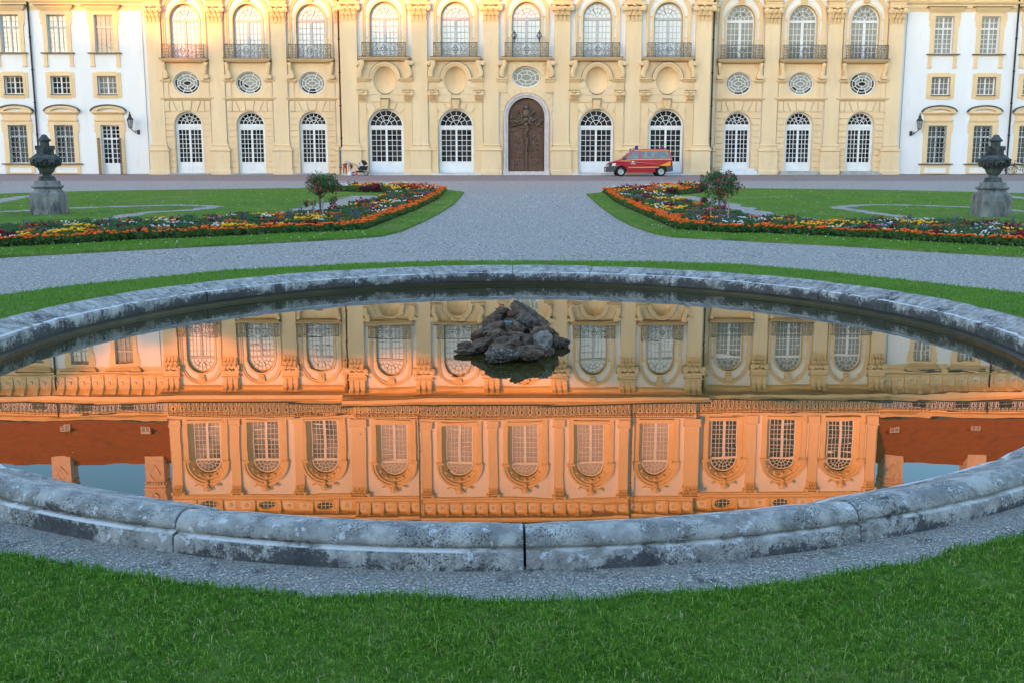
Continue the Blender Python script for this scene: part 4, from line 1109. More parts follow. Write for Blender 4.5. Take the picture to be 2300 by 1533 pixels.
for i, u in enumerate(SB):
    part("bay_front", FS, None, u, DS)
    d = part("door", DSm, None, u, DS); part("pane", DSp(G_DARK), d)
    w_ = part("oculus_window", OSm, None, u, DS); part("pane", oculus_cells(.92, .79, 7.9, OS_R, .39, OS_DARK[i]), w_)
    b_ = part("balcony_slab", SLS, None, u, DS); part("railing", RLS, b_)
    for s in (-1, 1): part("scroll_bracket", VS, None, u+s*1.52, DS, None, s)
    part("window_surround", US, None, u, DS); w_ = part("window", UWg if u < 0 else UWm, None, u, DS); part("pane", UWp(G_CURTSKY if u < 0 else G_TAN), w_)

# ---- main cornice, railing and attic
def cornice(x0, x1, z=14.7, ret=True):
    mb = MB()
    p = [(.12, z), (.0, z+.08), (-.10, z+.12), (-.5, z+.16), (-.55, z+.20), (-.80, z+.22), (-.80, z+.50), (-.86, z+.54), (-.98, z+.66)]
    mb.sweep(p, x0, x1, 1.0)
    mb.cur = 1; mb.sweep([(-1.02, z+.67), (-1.06, z+.72), (-1.04, z+.78)], x0-.03, x1+.03, .9)
    return mb.mesh("cornice", [YELT, LEAD])
part("cornice", cornice(-CEDGE-.5, CEDGE+.5))
mb = MB(); mb.mould([(.30, 14.35), (.2, 14.42), (.12, 14.5), (.12, 14.72)], -CEDGE, CEDGE, .35); part("frieze_moulding", mb.mesh("frieze_moulding", YELT))
for s in (-1, 1):
    x0, x1 = sorted((s*(CEDGE+.5), s*(SEDGE+.3))); part("cornice", cornice(x0, x1), None, 0, DS)
    x0, x1 = sorted((s*CEDGE, s*SEDGE)); mb = MB(); mb.sweep([(.30, 14.35), (.2, 14.42), (.12, 14.5), (.12, 14.72)], x0, x1, .35); part("frieze_moulding", mb.mesh("frieze_moulding", YELT), None, 0, DS)
def iron_rail(L_):
    """wrought iron parapet railing of length L_, scroll pattern"""
    mb = MB(); y0, y1 = -.70, -.67; z0, z1 = 15.52, 16.46
    mb.box(0, L_, y0, y1, z1-.04, z1); mb.box(0, L_, y0, y1, z0, z0+.03)
    n = max(1, round(L_/.62)); st = L_/n
    for k in range(n):
        x = k*st; mb.box(x-.018, x+.018, y0-.01, y1+.01, z0, z1)
        mb.line(spiral(x+st*.27, z0+.68, .15, 0, 1.25, 1, 14), .032, y0, y1); mb.line(spiral(x+st*.73, z0+.68, .15, math.pi, 1.25, -1, 14), .032, y0, y1)
        mb.line([(x+st*.12, z0+.68), (x+st*.16, z0+.4), (x+st*.3, z0+.16), (x+st*.5, z0+.05), (x+st*.7, z0+.16), (x+st*.84, z0+.4), (x+st*.88, z0+.68)], .03, y0, y1)
        mb.line([(x+st*.5, z0+.05), (x+st*.5, z1)], .026, y0, y1); mb.blob((x+st*.5, y0, z0+.45), .07, .02, .10, 6, 4)
    return mb.mesh("parapet_railing", IRON)
RC, RS2, RW2 = iron_rail(5.04), iron_rail(4.6), iron_rail(4.9)
for u in CB: part("parapet_railing", RC, None, u-2.52)
for u in SB: part("parapet_railing", RS2, None, u-2.3, DS)

def attic(x0, x1, wins, dy, name="attic_wall", ybase=0.0):
    mb = MB(); mb.panel(rect(x0, x1, 15.3, 23.45), [at_loop(c) for c in wins], .34, None, .76)
    return part(name, mb.mesh(name, WHT), None, 0, dy)
A1, A2, A3 = .35, .75, 1.45       # depth of centre, flanking and side attic
attic(-7.95, 7.95, [-5.02, 0, 5.02], A1)
for s in (-1, 1):
    x0, x1 = sorted((s*7.95, s*13.0)); attic(x0, x1, [s*10.06], A2)
    x0, x1 = sorted((s*13.0, s*SEDGE)); attic(x0, x1, [c+.25*0 for c in SB if c*s > 0], A3)
def band(x0, x1, dy, z0, prof, name, m=YELT):
    mb = MB(); mb.mould([(y, z0+z) for y, z in prof], x0, x1, .6); return part(name, mb.mesh(name, m), None, 0, dy)
segs = [(-7.95, 7.95, A1), (-13.0, -7.95, A2), (7.95, 13.0, A2), (-SEDGE, -13.0, A3), (13.0, SEDGE, A3)]
def attic_trim(x0, x1):
    mb = MB()
    mb.sweep([(.14, 15.4), (.14, 16.5), (.06, 16.56), (.0, 16.66), (.0, 16.82), (.1, 16.92), (.2, 16.94)], x0, x1, .5)   # base course
    mb.sweep([(.25, 23.06), (.2, 23.1), (.2, 23.2), (.14, 23.22), (.14, 23.38), (.06, 23.46)], x0, x1, .5)           # architrave
    mb.sweep([(.24, 23.46), (.24, 24.32)], x0, x1, .5)
    mb.sweep([(.2, 24.32), (.05, 24.4), (-.35, 24.44), (-.4, 24.46), (-.4, 24.62), (-.5, 24.72)], x0, x1, 1.2)
    mb.cur = 1; mb.sweep([(-.52, 24.73), (-.58, 24.80), (-.55, 24.98)], x0, x1, 1.2)
    mb.cur = 0
    n = max(1, round((x1-x0)/1.02)); st = (x1-x0)/n
    for k in range(n+1):
        x = min(max(x0+.11, x0+k*st), x1-.11)
        mb.sweep([(.2, 23.46), (.12, 23.55), (.12, 23.9), (.0, 24.2), (-.2, 24.38)], x-.10, x+.10, .25)
    mb.cur = 2
    for k in range(n): x = x0+(k+.5)*st; mb.box(x-.24, x+.24, .21, .25, 23.62, 24.18)
    mb.cur = 0
    for k in range(n): mb.disc(x0+(k+.5)*st, 23.9, .15, .15, .22, 12)
    return mb.mesh("attic_entablature", [YELT, LEAD, WHT])
def attic_trim_oval(x0, x1, us):
    mb = MB()
    mb.sweep([(.14, 15.4), (.14, 16.5), (.06, 16.56), (.0, 16.66), (.0, 16.82), (.1, 16.92), (.2, 16.94)], x0, x1, .5)
    mb.sweep([(.25, 23.06), (.2, 23.1), (.2, 23.2), (.14, 23.22), (.14, 23.38), (.06, 23.46)], x0, x1, .5)
    mb.panel(rect(x0, x1, 23.46, 24.32), [oval(.66, .33, 23.9, 24, c) for c in us], .24, None, .45)
    mb.sweep([(.2, 24.32), (.05, 24.4), (-.35, 24.44), (-.4, 24.46), (-.4, 24.62), (-.5, 24.72)], x0, x1, 1.2)
    for c in us:
        for q in (-1.0, 1.0): mb.sweep([(.2, 23.46), (.12, 23.55), (.12, 23.9), (.0, 24.2), (-.2, 24.38)], c+q-.08, c+q+.08, .25)
        mb.ring(oval(.74, .40, 23.9, 24, c), oval(.66, .33, 23.9, 24, c), .18, .25, True)
    mb.cur = 2
    for c in us:
        for q in (-1.65, 1.65): mb.box(c+q-.4, c+q+.4, .21, .25, 23.62, 24.18)
    mb.cur = 0
    for c in us:
        for q in (-1.65, 1.65): mb.disc(c+q, 23.9, .16, .15, .22, 12)
    mb.cur = 1; mb.sweep([(-.52, 24.73), (-.58, 24.80), (-.55, 24.98)], x0, x1, 1.2)
    return mb.mesh("attic_entablature", [YELT, LEAD, WHT])
part("attic_entablature", attic_trim(-7.95, 7.95), None, 0, A1)
AOm, pb = oculus_mesh(.64, .31, 23.9, []); AOp = pane_variants(pb)
mbx = MB()
for k in (-1, 0, 1): mbx.box(k*.3-.02, k*.3+.02, .36, .42, 23.6, 24.2)
mbx.box(-.62, .62, .36, .42, 23.88, 23.92); mbx.ring(oval(.66, .33, 23.9, 24), oval(.60, .28, 23.9, 24), .33, .45, True)
AOm = mbx.mesh("oval_window", WOODW)
for s in (-1, 1):
    x0, x1 = sorted((s*7.95, s*13.0)); part("attic_entablature", attic_trim(x0, x1), None, 0, A2)
    x0, x1 = sorted((s*13.0, s*SEDGE)); us = [c for c in SB if c*s > 0]
    part("attic_entablature", attic_trim_oval(x0, x1, us), None, 0, A3)
    for u in us: o = part("oval_window", AOm, None, u, A3); part("pane", AOp(G_DARK), o)
for u, dy, g in [(-5.02, A1, G_PINK), (0, A1, G_PINK), (5.02, A1, G_PINK), (-10.06, A2, G_PINK), (10.06, A2, G_PINK)]+[(c, A3, G_MIX if c < 0 else G_DARK) for c in SB]:
    part("window_surround", AS, None, u, dy); w_ = part("window", AWm, None, u, dy); part("pane", AWp(g), w_)
def attic_pil(w):
    mb = MB()
    mb.box(-w/2-.09, w/2+.09, .02, .4, 16.94, 17.45); mb.mould([(.02, 17.45), (.0, 17.52), (.1, 17.6)], -w/2-.04, w/2+.04, .4)
    mb.box(-w/2, w/2, .12, .4, 17.6, 22.26)
    return mb.mesh("attic_pilaster", YEL)
def attic_cap(w):
    mb = MB(); capital(mb, w, w*1.5, 22.26, 23.06, .12); return mb.mesh("capital", YELT)
AP, AC, AP2, AC2 = attic_pil(.70), attic_cap(.70), attic_pil(1.1), attic_cap(1.1)
for u, dy, q in [(-7.5, A1, 0), (-2.48, A1, 0), (2.55, A1, 0), (7.5, A1, 0), (-12.72, A2, 1), (12.75, A2, 1)]+[(x, A3, 0) for x in (-26.8, -22.3, -17.4, 17.5, 22.3, 26.8)]:
    o = part("attic_pilaster", AP2 if q else AP, None, u, dy); part("capital", AC2 if q else AC, o)
mb = MB()   # body behind and flat roof of the main block
mb.box(-SEDGE, SEDGE, 2.6, 22, 1.2, 24.9); mb.box(-SEDGE, -SEDGE+.03, 1.75, 2.6, 15.3, 24.9); mb.box(SEDGE-.03, SEDGE, 1.75, 2.6, 15.3, 24.9)
part("side_wall", mb.mesh("side_wall", YEL))
mb = MB(); mb.box(-SEDGE-.3, SEDGE+.3, 1.3, 22.5, 24.95, 25.0); mb.box(-7.9, 7.9, .3, 1.3, 24.94, 24.99)
mb.frust(-SEDGE, SEDGE, 1.8, 22, 25.0, -SEDGE+5, SEDGE-5, 9, 15, 27.5); part("roof", mb.mesh("roof", ROOF))

# ---- wings
def wing(s):
    x0, x1 = sorted((s*SEDGE, s*47.0))
    us = [s*(30.42+3.37*k) for k in range(5)]
    door_u = us[0] if s < 0 else None
    holes = []
    for u in us:
        holes.append(rect(u-.68, u+.68, 2.18 if u != door_u else 1.3, 4.93)); holes.append(rect(u-.68, u+.68, 7.14, 8.42)); holes.append(rect(u-.68, u+.68, 10.06, 12.7))
    mb = MB(); mb.panel(rect(x0, x1, 1.2, 17), holes, 0, None, .34)
    part("wing_wall", mb.mesh("wing_wall", WHT), None, 0, DW)
    mb = MB(); mb.box(x0, x1, -.06, 0, 1.2, GB+.1+.012*0); part("wing_plinth", mb.mesh("wing_plinth", STONE), None, 0, DW)
    # entablature
    mb = MB()
    mb.sweep([(-.02, 13.0), (-.05, 13.25), (-.09, 13.27), (-.09, 13.5), (-.2, 13.6), (-.24, 13.7)], x0, x1, .2)
    mb.sweep([(-.03, 13.7), (-.03, 14.4), (-.12, 14.7), (-.35, 14.95), (-.42, 15.05)], x0, x1, .2)
    mb.sweep([(-.42, 15.05), (-.75, 15.08), (-.75, 15.4), (-.85, 15.55)], x0, x1, .2)
    n = round((x1-x0)/1.0); st = (x1-x0)/n
    for k in range(n):
        x = x0+(k+.5)*st
        mb.sweep([(-.06, 13.72), (-.14, 13.9), (-.12, 14.2), (-.26, 14.6), (-.5, 14.9), (-.55, 15.04)], x+st*.5-.16, x+st*.5+.16, 0)
        mb.disc(x, 14.3, .17, -.12, 0, 12)
    mb.sweep([(-.02, 16.43), (-.1, 16.5), (-.14, 16.7), (-.3, 16.8), (-.42, 17.0)], x0, x1, .2)
    mb.cur = 1; mb.sweep([(-.88, 15.56), (-.92, 15.6), (-.9, 15.66)], x0, x1, .2); mb.sweep([(-.44, 17.01), (-.5, 17.05), (-.48, 17.12)], x0, x1, .2)
    mb.cur = 2
    for k in range(n): x = x0+(k+.5)*st; mb.ring(rect(x-.26, x+.26, 14.02, 14.58), rect(x-.2, x+.2, 14.08, 14.52), -.055, -.02, True)
    part("wing_cornice", mb.mesh("wing_cornice", [YELT, LEAD, WHT]), None, 0, DW)
    for k in range(4): part("parapet_railing", RW2, None, (x0 if s > 0 else x0)+4.9*k, DW)
    # attic lights behind the railing
    for u in us[:4]:
        mb = MB(); mb.ring(rect(u-.62, u+.62, 15.62, 16.40), rect(u-.52, u+.52, 15.7, 16.32), -.03, .0, True)
        mb.box(u-.02, u+.02, -.03, -.005, 15.7, 16.32); mb.box(u-.52, u+.52, -.031, -.006, 16.0, 16.03)
        o = part("attic_window", mb.mesh("attic_window", WOODW), None, 0, DW)
        mb = MB(); mb.box(u-.53, u+.53, -.012, -.004, 15.68, 16.34); part("pane", mb.mesh("pane", G_DARK), o)
    # roof: slope, dormers, chimneys
    mb = MB(); a, b = sorted((s*SEDGE, s*47.0))
    mb.add([(a, -.3, 17.06), (b, -.3, 17.06), (b, 5.0, 22.0), (a, 5.0, 22.0), (a, 10.5, 17.06), (b, 10.5, 17.06)], [(0, 1, 2, 3), (3, 2, 5, 4), (0, 3, 4), (1, 5, 2)])
    mb.tube([(a, 5.0, 22.0), (b, 5.0, 22.0)], .13, 6)
    nrow = 26
    for k in range(1, nrow):
        y = -.3+5.3*k/nrow; z = 17.06+4.94*k/nrow
        mb.add([(a, y, z+.015), (b, y, z+.015), (b, y-.0, z-.0), (a, y-.0, z-.0), (a, y+5.3/nrow, z+4.94/nrow+.004), (b, y+5.3/nrow, z+4.94/nrow+.004)], [(0, 1, 2, 3), (0, 1, 5, 4)])
    rf = part("roof", mb.mesh("roof", ROOF), None, 0, DW, "red tiled roof of the side wing")
    dorm = [(-35.45, 17.95), (-29.35, 18.05)] if s < 0 else [(28.95, 18.25), (35.3, 18.2)]
    for u, z in dorm:
        y = -.3+(z-17.06)/4.94*5.3-.25
        mb = MB(); mb.box(u-.42, u+.42, y, y+1.2, z-.35, z+.3); mb.frust(u-.5, u+.5, y-.1, y+1.3, z+.3, u-.4, u+.4, y+.1, y+1.3, z+.42)
        o = part("dormer", mb.mesh("dormer", ROOF), rf, 0, 0)
    for u, z in dorm:
        y = -.3+(z-17.06)/4.94*5.3-.25
        mb = MB(); mb.ring(rect(u-.36, u+.36, z-.28, z+.26), rect(u-.3, u+.3, z-.22, z+.2), y-.03, y+.02, True); mb.box(u-.025, u+.025, y-.03, y, z-.22, z+.2)
        mb.cur = 1; mb.box(u-.32, u+.32, y-.012, y-.004, z-.25, z+.23)
        part("dormer_window", mb.mesh("dormer_window", [WOODSHADE, G_TAN]), rf, 0, 0)
    for u in ((-37.65, -30.1) if s < 0 else (30.4, 37.3)):
        mb = MB(); w = .76; y = 4.2; d = 1.4
        mb.box(u-w, u+w, y, y+d, 20.2, 23.6)
        mb.mould([(y, 23.6), (y-.05, 23.66), (y-.05, 23.78), (y-.14, 23.88), (y-.14, 23.98)], u-w, u+w, y+d)
        for k in range(7): mb.box(u-w+.05+k*.22, u-w+.16+k*.22, y-.12, y, 23.42, 23.6)
        for k in range(6): mb.box(u+w, u+w+.12, y+.1+k*.22, y+.21+k*.22, 23.42, 23.6); mb.box(u-w-.12, u-w, y+.1+k*.22, y+.21+k*.22, 23.42, 23.6)
        mb.frust(u-w-.02, u+w+.02, y-.02, y+d+.02, 23.98, u-w-.28, u+w+.28, y-.28, y+d+.28, 25.05)
        mb.line([(u, 22.05), (u+.45, 22.7), (u, 23.3), (u-.45, 22.7), (u, 22.05)], .09, y-.05, y)
        mb.line([(u-.3, 24.8), (u-.22, 24.4), (u, 24.25), (u+.22, 24.4), (u+.3, 24.8)], .08, y-.25, y-.05)
        mb.cur = 1; mb.box(u-w-.2, u+w+.2, y-.2, y+d+.2, 25.05, 25.15)
        part("chimney", mb.mesh("chimney", [CHIM, LEAD]), rf, 0, 0)
wing(-1); wing(1)
# wing windows, one mesh per kind
def wing_win(w, z0, z1, rows, zt, y=.2, cols=2):
    mb = MB(); f = .07; wi = w-f; y1 = y+.08
    mb.ring(rect(-w, w, z0, z1), rect(-wi, wi, z0+f, z1-f), y, y+.12, True)
    mb.box(-.05, .05, y-.02, y1, z0+f, z1-f)
    if zt: mb.box(-wi, wi, y-.025, y1, zt-.06, zt+.06)
    for s in (-1, 1):
        for k in range(1, cols): xx = s*(.05+(wi-.05)*k/cols); mb.box(xx-.02, xx+.02, y+.01, y1-.02, z0+f, z1-f)
    segs_ = [(z0+f, (zt-.06) if zt else z1-f, rows)]+([(zt+.06, z1-f, 2)] if zt else [])
    for a, b, r in segs_:
        for k in range(1, r): zz = a+(b-a)*k/r; mb.box(-wi, wi, y+.011, y1-.021, zz-.02, zz+.02)
    pb = MB(); pb.panel(rect(-w+.02, w-.02, z0+.02, z1-.02), [], y+.055)
    return mb.mesh("window", WOODW), pane_variants(pb)
WG, WGp = wing_win(.68, 2.18, 4.93, 5, 4.12); WM, WMp = wing_win(.68, 7.14, 8.42, 3, None); WU, WUp = wing_win(.68, 10.06, 12.7, 5, 11.85)
def sur_ground(door=False):
    mb = MB(); zb = 1.3 if door else 2.18
    for s in (-1, 1):
        a, b = sorted((s*.68, s*1.02)); mb.box(a, b, -.06, .02, 1.3 if door else 2.18, 5.15)
        mb.panel([(s*1.02, 5.15), (s*1.12, 5.1), (s*1.16, 4.9), (s*1.10, 4.62), (s*1.15, 4.5), (s*1.02, 4.3)], [], -.05, 0)
    mb.box(-.68, .68, -.06, .02, 4.93, 5.15); mb.mould([(-.06, 5.15), (-.12, 5.24), (-.14, 5.32)], -1.02, 1.02, .02)
    mb.box(-1.02, 1.02, -.07, .02, 5.32, 5.66); mb.mould([(-.07, 5.66), (-.16, 5.74), (-.26, 5.82), (-.26, 5.90)], -1.05, 1.05, .02)
    N = 16
    def seg(r, h, dz): return [(-r*math.cos(math.pi*k/N), 5.90+dz+h*math.sin(math.pi*k/N)) for k in range(N+1)]
    mb.ring(seg(1.22, .40, .0), seg(.82, .23, .0), -.22, 0); 
    mb.cur = 1; mb.ring(seg(1.31, .50, .005), seg(1.22, .405, .005), -.29, 0)
    if not door:
        mb.cur = 0
        mb.ring(rect(-1.06, 1.06, 1.28, 2.02), rect(-.82, .82, 1.50, 1.90), -.06, .0, True)
        mb.mould([(-.06, 2.03), (-.10, 2.08)], -1.06, 1.06, 0)
        mb.cur = 1; mb.box(-1.26, 1.26, -.18, .3, 2.10, 2.165)
    return mb.mesh("window_surround", [YELT, LEAD])
def sur_mezz():
    mb = MB(); o = [(-1.03, 6.88), (-.72, 6.88), (-.72, 6.82), (.72, 6.82), (.72, 6.88), (1.03, 6.88), (1.03, 8.66), (.72, 8.66), (.72, 8.72), (-.72, 8.72), (-.72, 8.66), (-1.03, 8.66)]
    mb.panel(o, [rect(-.68, .68, 7.14, 8.42)], -.05, 0, .1); mb.panel(rect(-.86, .86, 6.97, 8.58), [rect(-.68, .68, 7.14, 8.42)], -.08, -.05, .1)
    mb.cur = 1; mb.box(-.74, .74, -.14, .2, 7.06, 7.12)
    return mb.mesh("window_surround", [YELT, LEAD])
def sur_upper():
    mb = MB()
    for s in (-1, 1):
        a, b = sorted((s*.68, s*1.0)); mb.box(a, b, -.06, .02, 10.06, 12.95)
        mb.panel([(s*1.0, 12.95), (s*1.15, 12.9), (s*1.18, 12.5), (s*1.08, 12.3), (s*1.12, 12.05), (s*1.0, 11.9)], [], -.05, 0)
        c, d = sorted((s*.80, s*1.05)); mb.box(c, d, -.07, 0, 9.16, 9.96); mb.box(c-.04, d+.04, -.11, 0, 9.06, 9.16)
    mb.box(-.68, .68, -.06, .02, 12.7, 12.95); mb.mould([(-.1, 12.95), (-.16, 13.05), (-.26, 13.15), (-.34, 13.3)], -1.05, 1.05, 0)
    mb.mould([(-.1, 9.94), (-.16, 9.98)], -1.1, 1.1, 0)
    mb.cur = 1; mb.box(-1.42, 1.42, -.42, 0, 13.31, 13.35); mb.box(-1.2, 1.2, -.24, .3, 9.985, 10.045)
    return mb.mesh("window_surround", [YELT, LEAD])
def grille():
    """wrought lattice before the ground floor windows, curving diamonds"""
    mb = MB(); y0, y1 = .02, .04
    for k in range(5):
        x = -.56+.28*k
        mb.line([(x+.07*math.sin(j*math.pi/2), 2.2+j*.17) for j in range(17)], .03, y0, y1)
        mb.line([(x-.07*math.sin(j*math.pi/2), 2.2+j*.17) for j in range(17)], .03, y0+.001, y1+.001)
    for z in (2.5, 3.1, 3.7, 4.3, 4.75): mb.box(-.68, .68, y0, y1+.01, z-.012, z+.012)
    return mb.mesh("window_grille", WOODW if False else PIPEG)
WUg = WU.copy(); WUg.materials.clear(); WUg.materials.append(WOODSHADE)
SG, SGD, SM_, SU, GR = sur_ground(), sur_ground(True), sur_mezz(), sur_upper(), grille()
for s in (-1, 1):
    for k in range(4):
        u = s*(30.42+3.37*k)
        if s < 0 and k == 0:
            part("window_surround", SGD, None, u, DW)
            mb = MB(); mb.ring(rect(-.68, .68, 1.36, 4.93), rect(-.6, .6, 1.4, 4.85), .2, .32, True); mb.box(-.05, .05, .18, .28, 1.4, 4.85); mb.box(-.6, .6, .17, .28, 3.9, 4.02); mb.box(-.6, .6, .19, .29, 1.4, 2.2)
            for q in (-1, 1): mb.box(q*.33-.02, q*.33+.02, .21, .26, 2.2, 4.85)
            for z in (2.55, 2.9, 3.25, 3.58, 4.3, 4.58): mb.box(-.6, .6, .212, .258, z-.02, z+.02)
            d = part("door", mb.mesh("door", WOODW), None, u, DW)
            mb = MB(); mb.panel(rect(-.64, .64, 1.4, 4.9), [], .255); part("pane", mb.mesh("pane", G_DARK), d)
            for q in (-1, 1):
                mb = MB(); 
                for j in range(4): x = q*(.70+.05*j); mb.box(x-.012, x+.012, -.3-.02*j, -.28-.02*j, 1.38, 3.95)
                for j in range(12): mb.line([(q*.69, 1.45+j*.21), (q*.86, 1.6+j*.21)], .025, -.33, -.31); mb.line([(q*.86, 1.45+j*.21), (q*.69, 1.6+j*.21)], .025, -.33, -.31)
                mb.box(min(q*.68, q*.88), max(q*.68, q*.88), -.34, -.27, 1.36, 1.42); mb.box(min(q*.68, q*.88), max(q*.68, q*.88), -.34, -.27, 3.93, 3.98)
                part("door_grille", mb.mesh("door_grille", IRON), d)
        else:
            part("window_surround", SG, None, u, DW); w_ = part("window", WG, None, u, DW); part("pane", WGp(G_DARK), w_); part("window_grille", GR, w_)
        part("window_surround", SM_, None, u, DW); w_ = part("window", WM, None, u, DW); part("pane", WMp(G_DARK if s < 0 and k else G_TAN), w_)
        part("window_surround", SU, None, u, DW); w_ = part("window", WUg if s < 0 else WU, None, u, DW); part("pane", WUp(G_PALE if s < 0 and k else G_TAN), w_)

# ---- door steps, kerb stones, drain pipes
def steps(w, lv, m, u, dy, out=.35, label=None):
    mb = MB()
    for k in range(lv): mb.box(-w+.12*k, w-.12*k, -.35-out*(lv-1-k), .4, 1.2 if k == 0 else GB+.17*(k)-.03, GB+.17*(k+1)-.03)
    return part("door_step", mb.mesh("door_step", m), None, u, dy, label)
for u in CB:
    if u: steps(1.78, 1, STEPW, u, 0, .3)
for i, u in enumerate(SB): steps(1.5, (1, 1, 1, 3, 2, 2)[i], STEPW if u == 15.5 else STONE, u, DS, .28, "white painted steps" if u == 15.5 else None)
def pipe(u, dy, z0, z1, m, r=.06, bend=0):
    mb = MB(); mb.smooth = True
    pts = [(0, 0, z0), (0, 0, z1)] if not bend else [(0, 0, z0), (0, 0, z1-1.0), (bend, -.6, z1-.4), (bend, -.75, z1)]
    mb.tube(pts, r, 8)
    for z in np.arange(z0+.6, z1-1, 2.3): mb.lathe([(r*1.5, z), (r*1.5, z+.08)], n=8)
    return part("drain_pipe", mb.mesh("drain_pipe", m), None, u, dy)
for s in (-1, 1):
    pipe(s*13.3, .16, 3.3, 15.3, IRON, .06); pipe(s*13.4, .02, 1.25, 3.3, PIPEG, .085)
    pipe(s*8.05, .3, 16.5, 24.6, PIPEG, .06)
    pipe(s*35.7, DW-.12, 1.3, 15.2, IRON, .065); pipe(s*35.7, DW-.12, 15.6, 17.0, IRON, .065)
    mb = MB(); mb.tube([(0, 0, 1.4), (0, 0, 13.0)], .018, 5); part("lightning_conductor", mb.mesh("lightning_conductor", PIPEG), None, s*27.65, DW-.06)
    mb = MB(); mb.ring(rect(-.55, .55, 1.72, 1.92), rect(-.51, .51, 1.76, 1.88), -.02, 0, True); mb.box(-.51, .51, -.012, 0, 1.76, 1.88)
    part("wall_plaque", mb.mesh("wall_plaque", WHT), None, (-32.1 if s < 0 else 28.4), DW)

# ================================================================== LANTERNS
GLASSL = mat("lantern_glass", (.35, .37, .38), (.25, .27, .28), 5, .15, 0, None, .6)
def wall_lantern(name, label, x, y, z, s):
    t = thing(name, label, "lantern", (x, y, z), (0, 0, 0), "black wall lanterns of the side wings")
    mb = MB(); mb.tube([(0, 0, 0), (-s*.18, -.35, -.02), (-s*.36, -.62, .22)], .03, 6); mb.box(-.1, .1, -.05, .0, -.2, .14); mb.line([(0, -.15), (-s*.2, -.05), (-s*.1, .1)], .04, -.25, -.2)
    obj("bracket", mb.mesh("bracket", IRON), t)
    cx, cy = -s*.36, -.62
    mb = MB(); mb.lathe([(.10, .22), (.13, .26), (.13, .28)], cx, cy, 6); mb.lathe([(.24, .82), (.26, .85), (.10, 1.08), (.10, 1.14), (.13, 1.18), (.04, 1.25), (.06, 1.32), (.01, 1.42)], cx, cy, 6)
    for k in range(6): a = math.pi*k/3; mb.tube([(cx+.13*math.cos(a), cy+.13*math.sin(a), .27), (cx+.22*math.cos(a), cy+.22*math.sin(a), .83)], .014, 4)
    obj("lantern_frame", mb.mesh("lantern_frame", IRON), t)
    mb = MB(); mb.lathe([(.12, .28), (.205, .82)], cx, cy, 6); obj("lantern_glass", mb.mesh("lantern_glass", GLASSL), t)
wall_lantern("wall_lantern", "black six sided lantern on the white wall beside the small door with an iron grille", -28.35+PX, PY+DW, 4.45, 1)
wall_lantern("wall_lantern", "black six sided lantern on the white wall beside barred windows and the bicycles", 28.45+PX, PY+DW, 4.4, -1)
for s, lab in ((-1, "round black lamp on the balcony railing over the carved door, the one on the bell turret side"), (1, "round black lamp over the carved door, the one nearer the red van")):
    if s < 0: lab = "round black lamp over the carved door, the one nearer the pram"
    t = thing("balcony_lamp", lab, "lamp", (PX+s*.88, PY-.42, 10.56), (0, 0, 0), "round lamps on the balcony over the portal")
    mb = MB(); mb.tube([(0, 0, 0), (0, 0, .22)], .035, 6); mb.lathe([(.06, .2), (.09, .26), (.06, .3)], n=10); mb.lathe([(.13, .62), (.10, .68), (.03, .72), (.04, .78), (.01, .84)], n=10)
    for k in range(4):
        a = math.pi/2*k; mb.tube([(.19*math.sin(q)*math.cos(a), .19*math.sin(q)*math.sin(a), .46-.19*math.cos(q)) for q in (.4, .8, 1.57, 2.3, 2.7)], .015, 4)
    obj("lamp_stem", mb.mesh("lamp_stem", IRON), t)
    mb = MB(); mb.smooth = True; mb.blob((0, 0, .46), .17, .17, .18, 12, 9); obj("lamp_globe", mb.mesh("lamp_globe", GLASSL), t)

